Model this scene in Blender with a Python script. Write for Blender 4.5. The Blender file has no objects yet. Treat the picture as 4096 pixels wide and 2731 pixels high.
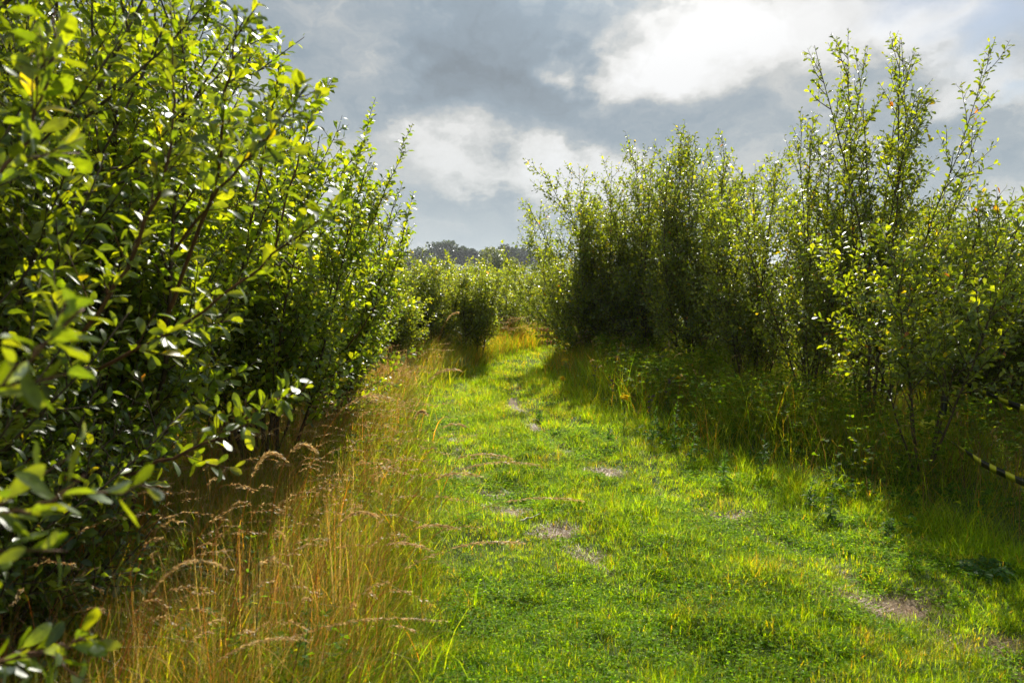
import bpy, math, random
import numpy as np
from mathutils import Vector

# ------------------------------------------------------------------ camera, world, sun, exposure
scene = bpy.context.scene
F, CX, CY, HY = 3186.0, 2048.0, 1365.5, 1060.0        # photograph's own pixels
EYE = 1.6
PITCH = math.atan((CY - HY) / F)
cam_d = bpy.data.cameras.new("camera"); cam = bpy.data.objects.new("camera", cam_d)
scene.collection.objects.link(cam); scene.camera = cam
cam.location = (0, 0, EYE); cam.rotation_euler = (math.pi/2 - PITCH, 0, 0)
cam_d.sensor_width = 36; cam_d.lens = 36*F/4096; cam_d.clip_start = 0.05; cam_d.clip_end = 6000
cam_d.dof.use_dof = True; cam_d.dof.focus_distance = 8.5; cam_d.dof.aperture_fstop = 4.0
cam_d.dof.aperture_blades = 7

SUN_AZ, SUN_EL = math.radians(7), math.radians(39)   # azimuth from +Y, minus = towards -X
sd = Vector((math.sin(SUN_AZ)*math.cos(SUN_EL), math.cos(SUN_AZ)*math.cos(SUN_EL), math.sin(SUN_EL)))
sl = bpy.data.lights.new("sun", 'SUN'); sun = bpy.data.objects.new("sun", sl); scene.collection.objects.link(sun)
sl.energy = 5.0; sl.angle = math.radians(0.55); sl.color = (1.0, 0.93, 0.80)
sun.rotation_euler = sd.to_track_quat('Z', 'Y').to_euler()

scene.view_settings.view_transform = 'Standard'; scene.view_settings.look = 'None'
scene.view_settings.gamma = 1; scene.view_settings.exposure = 0.70
cy = scene.cycles
cy.max_bounces = 7; cy.diffuse_bounces = 4; cy.glossy_bounces = 2; cy.transmission_bounces = 4
cy.transparent_max_bounces = 4; cy.volume_bounces = 0
cy.caustics_reflective = False; cy.caustics_refractive = False
cy.sample_clamp_direct = 12; cy.sample_clamp_indirect = 3
cy.use_denoising = True

def ray(px, py):
    """world direction of a point of the photograph"""
    x, y, z = (px-CX)/F, (CY-py)/F, 1.0
    c, s = math.cos(PITCH), math.sin(PITCH)
    return Vector((x, z*c + y*s, y*c - z*s))
def at(px, py, d):
    r = ray(px, py); return Vector((0, 0, EYE)) + r*(d/r.y)

world = bpy.data.worlds.new("World"); scene.world = world; world.use_nodes = True
def build_world():
    nt = world.node_tree; N = nt.nodes; L = nt.links; N.clear()
    def nd(t, **k):
        n = N.new(t)
        for a, b in k.items(): setattr(n, a, b)
        return n
    def inp(n, i, v):
        if isinstance(v, bpy.types.NodeSocket): L.new(v, n.inputs[i])
        else: n.inputs[i].default_value = v
    def M(op, a, b=0.0, c=0.0, clamp=False):
        n = nd('ShaderNodeMath', operation=op, use_clamp=clamp)
        inp(n, 0, a); inp(n, 1, b)
        if op in ('MULTIPLY_ADD', 'SMOOTH_MIN'): inp(n, 2, c)
        return n.outputs[0]
    def VM(op, a, b=(0,0,0), c=(0,0,0), out=0):
        n = nd('ShaderNodeVectorMath', operation=op); inp(n, 0, a); inp(n, 1, b)
        if op == 'MULTIPLY_ADD': inp(n, 2, c)
        return n.outputs[out]
    out = nd('ShaderNodeOutputWorld'); bg = nd('ShaderNodeBackground'); L.new(bg.outputs[0], out.inputs[0])
    tc = nd('ShaderNodeTexCoord'); sep = nd('ShaderNodeSeparateXYZ'); L.new(tc.outputs['Generated'], sep.inputs[0])
    az = M('ARCTAN2', sep.outputs[0], sep.outputs[1]); el = M('ARCSINE', sep.outputs[2])
    comb = nd('ShaderNodeCombineXYZ'); inp(comb, 0, az); inp(comb, 1, M('MULTIPLY', el, 1.5)); inp(comb, 2, 0.0)
    def noise(vec, scale, detail, rough, col=False):
        n = nd('ShaderNodeTexNoise'); n.inputs['Scale'].default_value = scale
        n.inputs['Detail'].default_value = detail; n.inputs['Roughness'].default_value = rough
        L.new(vec, n.inputs['Vector']); return n.outputs[1] if col else n.outputs[0]
    n1 = noise(comb.outputs[0], 4.2, 9, 0.58, True)
    warp = VM('MULTIPLY_ADD', VM('SUBTRACT', n1, (0.5, 0.5, 0.5)), (0.30, 0.34, 0.0), comb.outputs[0])
    n2 = noise(comb.outputs[0], 17.0, 8, 0.6, True)
    warp = VM('MULTIPLY_ADD', VM('SUBTRACT', n2, (0.5, 0.5, 0.5)), (0.10, 0.09, 0.0), warp)
    det = noise(warp, 6.0, 10, 0.62)
    # (x, y, radius x, radius y in the photograph's pixels, strength): white and dark masses of cloud
    blobs = [(2850, 150, 480, 190, .33), (2520, 330, 200, 110, .26), (3500, 40, 520, 170, .38), (3980, 330, 300, 90, .42), (3780, 90, 220, 130, .25),
             (2050, 700, 420, 110, .30), (1800, 570, 220, 130, .28), (2550, 760, 420, 90, .26), (1500, 640, 260, 150, .16), (1460, 330, 170, 120, .12), (2300, 690, 300, 70, .22),
             (1640, 1020, 240, 45, .24), (4000, 750, 200, 170, .28), (2700, 230, 330, 190, .30), (3250, 700, 280, 120, .16),
             (1980, 760, 170, 60, -.16), (1950, 770, 140, 50, -.10), (1980, 430, 460, 200, -.17), (3650, 480, 300, 170, -.06),
             (1650, 780, 170, 110, -.12), (3600, 190, 150, 70, -.26), (3900, 720, 300, 120, -.10), (2000, 200, 420, 240, -.18), (1700, 120, 420, 170, -.05), (4000, 560, 170, 70, -.10)]
    acc = M('MULTIPLY_ADD', M('SUBTRACT', det, 0.5), 1.0, 0.385)
    for (x, y, rx, ry, a) in blobs:
        r = ray(x, y); a0 = math.atan2(r.x, r.y); e0 = math.asin(r.z/r.length)
        v = VM('MULTIPLY', VM('SUBTRACT', warp, (a0, e0*1.5, 0)), (F/rx, F/ry/1.5, 0))
        d = VM('DOT_PRODUCT', v, v, out=1)
        g = M('EXPONENT', M('MULTIPLY', M('POWER', d, 1.4), -1.0))
        acc = M('MULTIPLY_ADD', g, a, acc)
    ramp = nd('ShaderNodeValToRGB'); L.new(acc, ramp.inputs[0]); cr = ramp.color_ramp
    cr.elements[0].position = 0.0; cr.elements[0].color = (0.22, 0.26, 0.30, 1)
    cr.elements[1].position = 1.0; cr.elements[1].color = (0.93, 0.93, 0.93, 1)
    for p, c in ((.28, (.30, .365, .425)), (.42, (.40, .45, .49)), (.56, (.58, .59, .585)), (.74, (.80, .795, .78))):
        e = cr.elements.new(p); e.color = (*c, 1)
    sky = nd('ShaderNodeTexSky', sky_type='NISHITA'); sky.sun_disc = False
    sky.sun_elevation = SUN_EL; sky.sun_rotation = SUN_AZ; sky.air_density = 1.0; sky.dust_density = 1.0
    skm = nd('ShaderNodeMix', data_type='RGBA', blend_type='MULTIPLY'); skm.inputs[0].default_value = 1
    L.new(sky.outputs[0], skm.inputs[6]); skm.inputs[7].default_value = (0.085, 0.085, 0.085, 1)
    # where the blue shows between the clouds
    blue = None
    for (x, y, rx, ry, a) in [(4130, 90, 180, 140, 1.0), (4120, 360, 150, 40, .8), (4000, 400, 80, 30, .6), (3900, -250, 300, 150, 1)]:
        r = ray(x, y); a0 = math.atan2(r.x, r.y); e0 = math.asin(r.z/r.length)
        v = VM('MULTIPLY', VM('SUBTRACT', warp, (a0, e0*1.5, 0)), (F/rx, F/ry/1.5, 0))
        g = M('MULTIPLY', M('EXPONENT', M('MULTIPLY', VM('DOT_PRODUCT', v, v, out=1), -1.0)), a)
        blue = g if blue is None else M('MAXIMUM', blue, g)
    # a little blue everywhere above the frame, and the horizon veil
    hz = M('EXPONENT', M('MULTIPLY', M('ABSOLUTE', el), -10.0))
    mixb = nd('ShaderNodeMix', data_type='RGBA'); L.new(M('MULTIPLY', blue, .9, clamp=True), mixb.inputs[0])
    L.new(ramp.outputs[0], mixb.inputs[6]); L.new(skm.outputs[2], mixb.inputs[7])
    mixh = nd('ShaderNodeMix', data_type='RGBA'); L.new(M('MULTIPLY', hz, .75), mixh.inputs[0])
    L.new(mixb.outputs[2], mixh.inputs[6]); mixh.inputs[7].default_value = (.60, .68, .71, 1)
    sv = VM('DOT_PRODUCT', VM('NORMALIZE', tc.outputs['Generated']), tuple(sd), out=1)
    glow = M('EXPONENT', M('MULTIPLY', M('SUBTRACT', 1.0, sv), -45.0)); zen = M('MULTIPLY', M('SUBTRACT', el, .62), 2.0, clamp=True)
    gain = M('ADD', M('MULTIPLY_ADD', glow, 6.0, 1.0), M('MULTIPLY', zen, .5))
    sc_ = VM('SCALE', mixh.outputs[2]); L.new(gain, sc_.node.inputs['Scale'])
    L.new(sc_, bg.inputs[0]); bg.inputs[1].default_value = 0.62
    world.cycles.sampling_method = 'MANUAL'; world.cycles.sample_map_resolution = 512
build_world()

# ------------------------------------------------------------------ helpers
C = scene.collection
RNG = np.random.default_rng(7)
def tag(o, label=None, cat=None, group=None, kind=None):
    for k, v in (('label', label), ('category', cat), ('group', group), ('kind', kind)):
        if v: o[k] = v
    return o
def empty(name, loc):
    o = bpy.data.objects.new(name, None); C.objects.link(o); o.location = loc; o.empty_display_size = .2
    return o
def mesh_obj(name, V, faces_flat, sizes, mats, parent=None, attrs=None, smooth=False, matidx=None, origin=None):
    """V (n,3); faces_flat: vertex ids; sizes: loops per face; attrs {name: (domain, kind, array)}"""
    V = np.asarray(V, dtype=np.float32)
    if parent is not None: V = V - np.array(parent.location, dtype=np.float32)
    elif origin is not None: V = V - np.array(origin, dtype=np.float32)
    me = bpy.data.meshes.new(name)
    me.vertices.add(len(V)); me.vertices.foreach_set('co', V.ravel())
    faces_flat = np.asarray(faces_flat, dtype=np.int32); sizes = np.asarray(sizes, dtype=np.int32)
    me.loops.add(len(faces_flat)); me.loops.foreach_set('vertex_index', faces_flat)
    me.polygons.add(len(sizes))
    st = np.zeros(len(sizes), dtype=np.int32); st[1:] = np.cumsum(sizes)[:-1]
    me.polygons.foreach_set('loop_start', st)
    me.update(calc_edges=True)
    if smooth: me.polygons.foreach_set('use_smooth', np.ones(len(sizes), dtype=bool))
    for m in (mats if isinstance(mats, (list, tuple)) else [mats]): me.materials.append(m)
    if matidx is not None: me.polygons.foreach_set('material_index', np.asarray(matidx, dtype=np.int32))
    for k, (dom, kind, arr) in (attrs or {}).items():
        a = me.attributes.new(k, kind, dom); arr = np.asarray(arr, dtype=np.float32)
        a.data.foreach_set('color' if kind == 'FLOAT_COLOR' else 'value', arr.ravel())
    o = bpy.data.objects.new(name, me); C.objects.link(o)
    if parent is not None: o.parent = parent
    elif origin is not None: o.location = origin
    return o
def rgba(c): return np.concatenate([c, np.ones((len(c), 1))], axis=1)

def _h(ix, iy, s):
    n = (ix.astype(np.int64)*374761393 + iy.astype(np.int64)*668265263 + s*1274126177) & 0xffffffff
    n = ((n ^ (n >> 13))*1274126177) & 0xffffffff
    return ((n ^ (n >> 16)) & 0xffff)/65535.0
def vnoise(x, y, s=0):
    x = np.asarray(x, dtype=float); y = np.asarray(y, dtype=float)
    ix = np.floor(x); iy = np.floor(y); fx = x-ix; fy = y-iy
    fx = fx*fx*(3-2*fx); fy = fy*fy*(3-2*fy)
    a = _h(ix, iy, s); b = _h(ix+1, iy, s); c = _h(ix, iy+1, s); d = _h(ix+1, iy+1, s)
    return (a*(1-fx)+b*fx)*(1-fy) + (c*(1-fx)+d*fx)*fy
def fbm(x, y, s=0, o=4):
    t = 0; a = .5; w = 0
    for k in range(o):
        t = t + a*vnoise(np.asarray(x)*2**k, np.asarray(y)*2**k, s+k); w += a; a *= .55
    return t/w

# path edges and tracks, as plan curves
def xl(y): return np.interp(y, [0,3,5.4,8,10,11.6,13.4,15,18,30], [-.48,-.46,-.64,-1.08,-1.08,-.82,-.2,.45,1.3,5])
def xr(y): return np.interp(y, [0,3,4.5,5.4,6.9,8.6,10.4,12,13.4,15,18,30], [3.3,3.0,2.55,2.1,1.45,.80,.40,.45,.75,1.5,2.9,7])
TR = [([-1,2.2,3.75,5.1,6.2,7.6,9.4,10.6,12,14], [2.6,2.3,1.85,1.45,.78,.30,.0,.05,.2,.6]),
      ([-1,2.2,3.6,4.85,5.66,6.5,9,12], [1.3,1.0,.7,.28,-.15,-.45,-.75,-.55])]
PATCH = [(.28,4.85,.17,.16,1.0), (-.02,5.2,.20,.13,.9), (.45,4.45,.12,.14,.7), (1.80,3.72,.34,.16,1.0), (.72,6.25,.16,.16,1.0), (.45,6.9,.12,.3,.8), (.02,9.0,.10,.7,.9),
         (.2,7.7,.1,.3,.7), (-.15,5.7,.25,.12,.7), (-.38,6.05,.2,.12,.6), (1.45,5.15,.25,.12,.8), (2.1,3.3,.3,.1,.6), (.06,10.4,.1,.5,.7), (1.15,5.65,.16,.1,.7)]
def bare(x, y):
    m = np.zeros_like(x)
    for ys, xs in TR:
        d = np.abs(x - np.interp(y, ys, xs)); m = np.maximum(m, np.exp(-(d/.11)**2)*.33)
    for (px, py, rx, ry, a) in PATCH:
        m = np.maximum(m, a*np.exp(-(((x-px)/rx)**2+((y-py)/ry)**2)))
    return np.clip(m*1.45*(.2+1.6*fbm(x*9, y*9, 5)) - .27, 0, 1)
def gz(x, y):
    x = np.asarray(x, dtype=float); y = np.asarray(y, dtype=float)
    near = np.exp(-np.maximum(np.hypot(x, y-8)-14, 0)/8)
    z = (.16*(fbm(x*.5, y*.5, 11)-.5) + .085*(fbm(x*3.3, y*3.3, 12)-.5) + .036*(fbm(x*10, y*10, 13, 3)-.5))*near
    for ys, xs in TR:
        z = z - .045*near*np.exp(-((x-np.interp(y, ys, xs))/.22)**2)
    z = z + .10*near/(1+np.exp(np.clip((x-xl(y)+.35)*9, -30, 30)))
    z = z + .06*near/(1+np.exp(np.clip(-(x-xr(y)-.5)*5, -30, 30)))
    # the land drops behind the plantation, then rises to the far ridge
    r = np.hypot(x, y)
    z = z + np.interp(r, [0,16,40,110,180,300,400,520,900,4000], [0,0,-1.3,-6.5,-8.5,-3.5,.2,2.2,-2,-30])
    z = z + np.interp(r, [0,60,200,4000], [0,0,2.2,3])*(fbm(x*.006+3, y*.006, 31)-.5)
    return z

# ------------------------------------------------------------------ materials
def new_mat(name):
    m = bpy.data.materials.new(name); m.use_nodes = True; nt = m.node_tree; nt.nodes.clear()
    out = nt.nodes.new('ShaderNodeOutputMaterial'); return m, nt, out
def leaf_mat(name, trans=(2.6, 2.4, .7), tfac=.5, rough=.32, spec=.06, rib=False, gloss=.6):
    m, nt, out = new_mat(name); N = nt.nodes; L = nt.links
    at_ = N.new('ShaderNodeAttribute'); at_.attribute_name = 'col'
    col = at_.outputs['Color']
    if rib:   # paler midrib and side veins
        ru = N.new('ShaderNodeAttribute'); ru.attribute_name = 'lv'
        rr = N.new('ShaderNodeAttribute'); rr.attribute_name = 'lu'
        ab = N.new('ShaderNodeMath'); ab.operation = 'ABSOLUTE'; L.new(ru.outputs['Fac'], ab.inputs[0])
        sm = N.new('ShaderNodeMapRange'); sm.inputs['From Min'].default_value = 0; sm.inputs['From Max'].default_value = .10
        sm.inputs['To Min'].default_value = 1; sm.inputs['To Max'].default_value = 0; L.new(ab.outputs[0], sm.inputs['Value'])
        ve = N.new('ShaderNodeMath'); ve.operation = 'MULTIPLY_ADD'; L.new(rr.outputs['Fac'], ve.inputs[0]); ve.inputs[1].default_value = 55; 
        v2 = N.new('ShaderNodeMath'); v2.operation = 'MULTIPLY'; L.new(ab.outputs[0], v2.inputs[0]); v2.inputs[1].default_value = -16
        L.new(v2.outputs[0], ve.inputs[2])
        si = N.new('ShaderNodeMath'); si.operation = 'SINE'; L.new(ve.outputs[0], si.inputs[0])
        v3 = N.new('ShaderNodeMapRange'); v3.inputs['From Min'].default_value = .8; v3.inputs['From Max'].default_value = 1
        v3.inputs['To Max'].default_value = .4; L.new(si.outputs[0], v3.inputs['Value'])
        mx_ = N.new('ShaderNodeMath'); mx_.operation = 'MAXIMUM'; L.new(sm.outputs[0], mx_.inputs[0]); L.new(v3.outputs[0], mx_.inputs[1])
        mc = N.new('ShaderNodeMix'); mc.data_type = 'RGBA'; L.new(mx_.outputs[0], mc.inputs[0]); L.new(col, mc.inputs[6])
        mc.inputs[7].default_value = (.13, .18, .04, 1); col = mc.outputs[2]
        ge = N.new('ShaderNodeNewGeometry'); sn = N.new('ShaderNodeTexNoise'); sn.inputs['Scale'].default_value = 95; sn.inputs['Detail'].default_value = 4
        L.new(ge.outputs['Position'], sn.inputs['Vector']); sr = N.new('ShaderNodeMapRange'); sr.inputs['From Min'].default_value = .66; sr.inputs['From Max'].default_value = .70
        L.new(sn.outputs[0], sr.inputs['Value']); ms = N.new('ShaderNodeMix'); ms.data_type = 'RGBA'; L.new(sr.outputs[0], ms.inputs[0]); L.new(col, ms.inputs[6])
        ms.inputs[7].default_value = (.06, .04, .012, 1); col = ms.outputs[2]
    geo = N.new('ShaderNodeNewGeometry'); no = N.new('ShaderNodeTexNoise'); no.inputs['Scale'].default_value = 60
    no.inputs['Detail'].default_value = 2; L.new(geo.outputs['Position'], no.inputs['Vector'])
    mr = N.new('ShaderNodeMapRange'); mr.inputs['To Min'].default_value = .7; mr.inputs['To Max'].default_value = 1.3
    mr.inputs['From Min'].default_value = .3; mr.inputs['From Max'].default_value = .7
    L.new(no.outputs[0], mr.inputs['Value'])
    vs = N.new('ShaderNodeVectorMath'); vs.operation = 'SCALE'; L.new(col, vs.inputs[0]); L.new(mr.outputs[0], vs.inputs['Scale'])
    di = N.new('ShaderNodeBsdfDiffuse'); L.new(vs.outputs[0], di.inputs[0])
    vm = N.new('ShaderNodeVectorMath'); vm.operation = 'MULTIPLY'; L.new(vs.outputs[0], vm.inputs[0]); vm.inputs[1].default_value = trans
    tr = N.new('ShaderNodeBsdfTranslucent'); L.new(vm.outputs[0], tr.inputs[0])
    mx = N.new('ShaderNodeMixShader'); mx.inputs[0].default_value = tfac; L.new(di.outputs[0], mx.inputs[1]); L.new(tr.outputs[0], mx.inputs[2])
    gl = N.new('ShaderNodeBsdfGlossy'); gl.inputs['Roughness'].default_value = rough; gl.inputs['Color'].default_value = (.95, .97, 1, 1)
    fr = N.new('ShaderNodeFresnel'); fr.inputs[0].default_value = 1.45
    fm = N.new('ShaderNodeMath'); fm.operation = 'MULTIPLY_ADD'; L.new(fr.outputs[0], fm.inputs[0]); fm.inputs[1].default_value = gloss; fm.inputs[2].default_value = spec*.3
    fm.use_clamp = True
    m2 = N.new('ShaderNodeMixShader'); L.new(fm.outputs[0], m2.inputs[0]); L.new(mx.outputs[0], m2.inputs[1]); L.new(gl.outputs[0], m2.inputs[2])
    L.new(m2.outputs[0], out.inputs[0]); return m
def plain_mat(name, c1, c2, scale, rough=.8, bump=.3, coord='Object', spec=.3, detail=6):
    m, nt, out = new_mat(name); N = nt.nodes; L = nt.links
    b = N.new('ShaderNodeBsdfPrincipled'); L.new(b.outputs[0], out.inputs[0])
    tc = N.new('ShaderNodeTexCoord'); no = N.new('ShaderNodeTexNoise'); no.inputs['Scale'].default_value = scale; no.inputs['Detail'].default_value = detail
    L.new(tc.outputs[coord], no.inputs['Vector'])
    r = N.new('ShaderNodeValToRGB'); r.color_ramp.elements[0].color = (*c1, 1); r.color_ramp.elements[1].color = (*c2, 1)
    r.color_ramp.elements[0].position = .35; r.color_ramp.elements[1].position = .65
    L.new(no.outputs[0], r.inputs[0]); L.new(r.outputs[0], b.inputs['Base Color'])
    b.inputs['Roughness'].default_value = rough; b.inputs['Specular IOR Level'].default_value = spec
    if bump:
        bp = N.new('ShaderNodeBump'); bp.inputs['Strength'].default_value = bump; bp.inputs['Distance'].default_value = .01
        L.new(no.outputs[0], bp.inputs['Height']); L.new(bp.outputs[0], b.inputs['Normal'])
    return m
M_LEAF = leaf_mat('willow_leaf', rib=True, rough=.38, gloss=.30, trans=(3.4, 2.85, .25), tfac=.6)
M_LEAFS = leaf_mat('willow_leaf_small', rough=.36, gloss=.30, trans=(4.4, 3.75, .45), tfac=.6)
M_FAR = leaf_mat('far_leaf', trans=(1.8, 1.8, .6), tfac=.35, rough=.5)
M_GRASS = leaf_mat('grass_blade', trans=(3.7, 3.0, .3), tfac=.68, rough=.45, gloss=.12, spec=0)
M_CLOVER = leaf_mat('clover_leaf', trans=(3.4, 3.0, .3), tfac=.6, rough=.5, gloss=.06, spec=0)
M_DRY = leaf_mat('dry_grass_blade', trans=(2.0, 1.7, .8), tfac=.5, rough=.42, gloss=.3, spec=0)
M_BARK = plain_mat('bark', (.045, .03, .02), (.13, .09, .055), 35, .7)
M_TWIG = plain_mat('young_twig', (.07, .03, .018), (.16, .075, .035), 35, .55)
M_TRUNK = plain_mat('old_bark', (.03, .025, .02), (.09, .075, .06), 3, .9)

def ground_mat():
    m, nt, out = new_mat('ground_soil'); N = nt.nodes; L = nt.links
    b = N.new('ShaderNodeBsdfPrincipled'); L.new(b.outputs[0], out.inputs[0]); b.inputs['Roughness'].default_value = .9
    b.inputs['Specular IOR Level'].default_value = .2
    geo = N.new('ShaderNodeNewGeometry')
    def noise(s, d):
        n = N.new('ShaderNodeTexNoise'); n.inputs['Scale'].default_value = s; n.inputs['Detail'].default_value = d; n.inputs['Roughness'].default_value = .65
        L.new(geo.outputs['Position'], n.inputs['Vector']); return n.outputs[0]
    def ramp(f, els):
        r = N.new('ShaderNodeValToRGB'); L.new(f, r.inputs[0]); cr = r.color_ramp
        cr.elements[0].position, cr.elements[0].color = els[0][0], (*els[0][1], 1)
        cr.elements[1].position, cr.elements[1].color = els[-1][0], (*els[-1][1], 1)
        for p, c in els[1:-1]: cr.elements.new(p).color = (*c, 1)
        return r.outputs[0]
    def mix(f, a, c):
        n = N.new('ShaderNodeMix'); n.data_type = 'RGBA'
        if isinstance(f, float): n.inputs[0].default_value = f
        else: L.new(f, n.inputs[0])
        L.new(a, n.inputs[6]); L.new(c, n.inputs[7]); return n.outputs[2]
    thatch = ramp(noise(26, 8), [(.3, (.02, .03, .008)), (.5, (.05, .085, .014)), (.7, (.10, .11, .03))])
    soil = ramp(noise(70, 8), [(.28, (.08, .055, .035)), (.5, (.20, .145, .095)), (.72, (.38, .29, .20))])
    a1 = N.new('ShaderNodeAttribute'); a1.attribute_name = 'bare'
    near = mix(a1.outputs['Fac'], thatch, soil)
    a3 = N.new('ShaderNodeAttribute'); a3.attribute_name = 'field'
    field = ramp(a3.outputs['Fac'], [(0, (.03, .045, .016)), (.3, (.045, .075, .02)), (.62, (.06, .10, .02)), (.8, (.12, .10, .06)), (1, (.05, .08, .024))])
    a2 = N.new('ShaderNodeAttribute'); a2.attribute_name = 'far'
    fin = mix(a2.outputs['Fac'], near, field); L.new(fin, b.inputs['Base Color'])
    bp = N.new('ShaderNodeBump'); bp.inputs['Strength'].default_value = .8; bp.inputs['Distance'].default_value = .012
    L.new(noise(55, 6), bp.inputs['Height']); L.new(bp.outputs[0], b.inputs['Normal'])
    return m

# ------------------------------------------------------------------ ground
def axis(lo, a, b, hi, step, grow):
    mid = list(np.arange(a, b, step)); v = b; s = step; up = []
    while v < hi: up.append(v); s *= grow; v += s
    up.append(hi); v = a; s = step; dn = []
    while True:
        s *= grow; v -= s
        if v < lo: break
        dn.append(v)
    return np.array([lo] + dn[::-1] + mid + up)
gx = axis(-3000, -4, 6, 3000, .05, 1.07); gy = axis(-60, 1.0, 16, 4000, .05, 1.05)
X, Y = np.meshgrid(gx, gy); Z = gz(X, Y); nx, ny = len(gx), len(gy)
idx = np.arange(nx*ny).reshape(ny, nx)
q = np.stack([idx[:-1, :-1], idx[:-1, 1:], idx[1:, 1:], idx[1:, :-1]], -1).reshape(-1, 4)
R_ = np.hypot(X, Y); ang = np.arctan2(X, Y)
cell = _h(np.floor(ang*9+R_*.004), np.floor(R_/55 + .6*np.sin(ang*5)), 3)
farf = np.clip((R_-17)/20, 0, 1)
P3 = np.stack([X, Y, Z], -1).reshape(-1, 3)
ground = mesh_obj('ground', P3, q.ravel(), np.full(len(q), 4), ground_mat(), smooth=True, attrs={
    'bare': ('POINT', 'FLOAT', bare(X, Y).ravel()*(np.abs(R_.ravel()) < 30)), 'far': ('POINT', 'FLOAT', farf.ravel()), 'field': ('POINT', 'FLOAT', cell.ravel())})
tag(ground, 'uneven grassy ground with pale bare earth patches in the wheel tracks', kind='structure')

# ------------------------------------------------------------------ blades of grass
def blades(P, H, W, yaw, lean, curl, seg=3):
    """tapered bent blades; returns V, flat, sizes"""
    n = len(P); t = np.linspace(0, 1, seg+1)
    side = np.stack([np.cos(yaw), np.sin(yaw), np.zeros(n)], 1)
    fw = np.stack([-np.sin(yaw), np.cos(yaw), np.zeros(n)], 1)
    rows = []
    for k, tk in enumerate(t):
        off = (lean*tk + curl*tk*tk)
        zz = tk*np.sqrt(np.clip(1-(.55*off)**2, .12, 1))
        c = P + fw*(off*H)[:, None]; c[:, 2] += zz*H
        w = W*(1-tk)**.75*(.75+.5*min(tk*3, .5))
        if k < seg: rows += [c - side*(w/2)[:, None], c + side*(w/2)[:, None]]
        else: rows += [c]
    nv = 2*seg+1; V = np.stack(rows, 1).reshape(-1, 3); b = (np.arange(n)*nv)[:, None]
    fl = []; sz = []
    tmpl = []
    for k in range(seg-1): tmpl += [2*k, 2*k+1, 2*k+3, 2*k+2]; sz.append(4)
    tmpl += [2*seg-2, 2*seg-1, 2*seg]; sz.append(3)
    flat = (b + np.array(tmpl)[None, :]).ravel(); sizes = np.tile(sz, n)
    return V, flat, sizes, len(sz)
def gcol(n, palette, probs, jit=.25):
    pal = np.array(palette); k = RNG.choice(len(pal), n, p=np.array(probs)/np.sum(probs))
    c = pal[k]*(1+jit*(RNG.random((n, 1))*2-1)); return np.clip(c*(1+.12*(RNG.random((n, 3))*2-1)), 0, .9)
def build_blades(name, x, y, H, W, cols, lean=(.0, .5), curl=(.1, .7), seg=3, mat=None, bias=None, yaw=None, z0=-.004):
    n = len(x); P = np.stack([x, y, gz(x, y)+z0], 1)
    yw = RNG.random(n)*2*math.pi if yaw is None else yaw
    if bias is not None:     # bend towards a direction
        a, s = bias; yw = np.where(RNG.random(n) < s, a + RNG.normal(0, .6, n) - math.pi/2, yw)
    W = W*np.exp(RNG.normal(0, .30, n))
    V, f, s, fp = blades(P, H, W, yw, RNG.uniform(*lean, n), RNG.uniform(*curl, n), seg)
    return mesh_obj(name, V, f, s, mat or M_GRASS, attrs={'col': ('FACE', 'FLOAT_COLOR', rgba(np.repeat(cols, fp, axis=0)))}, smooth=True)
def scatter(n, x0, x1, y0, y1):
    return RNG.uniform(x0, x1, n), RNG.uniform(y0, y1, n)

LIME = [(.15,.25,.004), (.19,.28,.004), (.085,.17,.004), (.27,.28,.010), (.34,.22,.05)]
# mown grass of the path, denser near the camera
xs, ys = [], []
for (y0, y1, dens) in ((2.3, 4.2, 15000), (4.2, 6, 11500), (6, 9, 7500), (9, 12.5, 4600), (12.5, 18, 2600)):
    n = int((y1-y0)*7.5*dens); x, y = scatter(n, -1.6, 5.9, y0, y1); 
    a, b = xl(y), xr(y); soft = RNG.normal(0, .12, n)
    keep = (x > a-.15+soft) & (x < b+.25+soft) & (np.abs(x) < .70*y+.4)
    cl = fbm(x*5, y*5, 41); keep &= RNG.random(n) > bare(x, y)*.93
    keep &= RNG.random(n) < (.45+.9*cl)
    xs.append(x[keep]); ys.append(y[keep])
x = np.concatenate(xs); y = np.concatenate(ys)
cl = fbm(x*3.2, y*3.2, 42); cl2 = fbm(x*9, y*9, 44)
edge = np.clip(np.maximum((xl(y)+.25-x), (x-xr(y)+.35))/.5, 0, 1)
mid = np.exp(-((x-(np.interp(y, *TR[0])+np.interp(y, *TR[1]))/2)/.3)**2)
H = 1.1*(.022+.080*np.clip(cl2*1.5-.4, 0, 1)*np.clip(cl*2.1-.45, .15, 1.2)+.02*mid)*RNG.uniform(.6, 1.5, len(x))*(1+edge*1.7)*(1-.45*bare(x, y))
W = (.0022+.00028*y)*RNG.uniform(.7, 1.35, len(x))
pc = gcol(len(x), LIME, [5, 4, 3.5, .8, .25])
tone = (.55+.8*fbm(x*2.2, y*2.2, 43))[:, None]; pc = np.clip(pc*tone, 0, .8)
dryp = (fbm(x*2.2, y*2.2, 47) > .60) & (RNG.random(len(x)) < .3); pc[dryp] = gcol(int(dryp.sum()), [(.30,.24,.06), (.20,.22,.03)], [1, 2])
o = build_blades('mown_grass', x, y, H, W, pc, lean=(0, .8), curl=(.0, .9), seg=3)
tag(o, 'short lime green mown grass covering the winding track', 'grass', kind='stuff')
print('mown', len(x))

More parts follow.
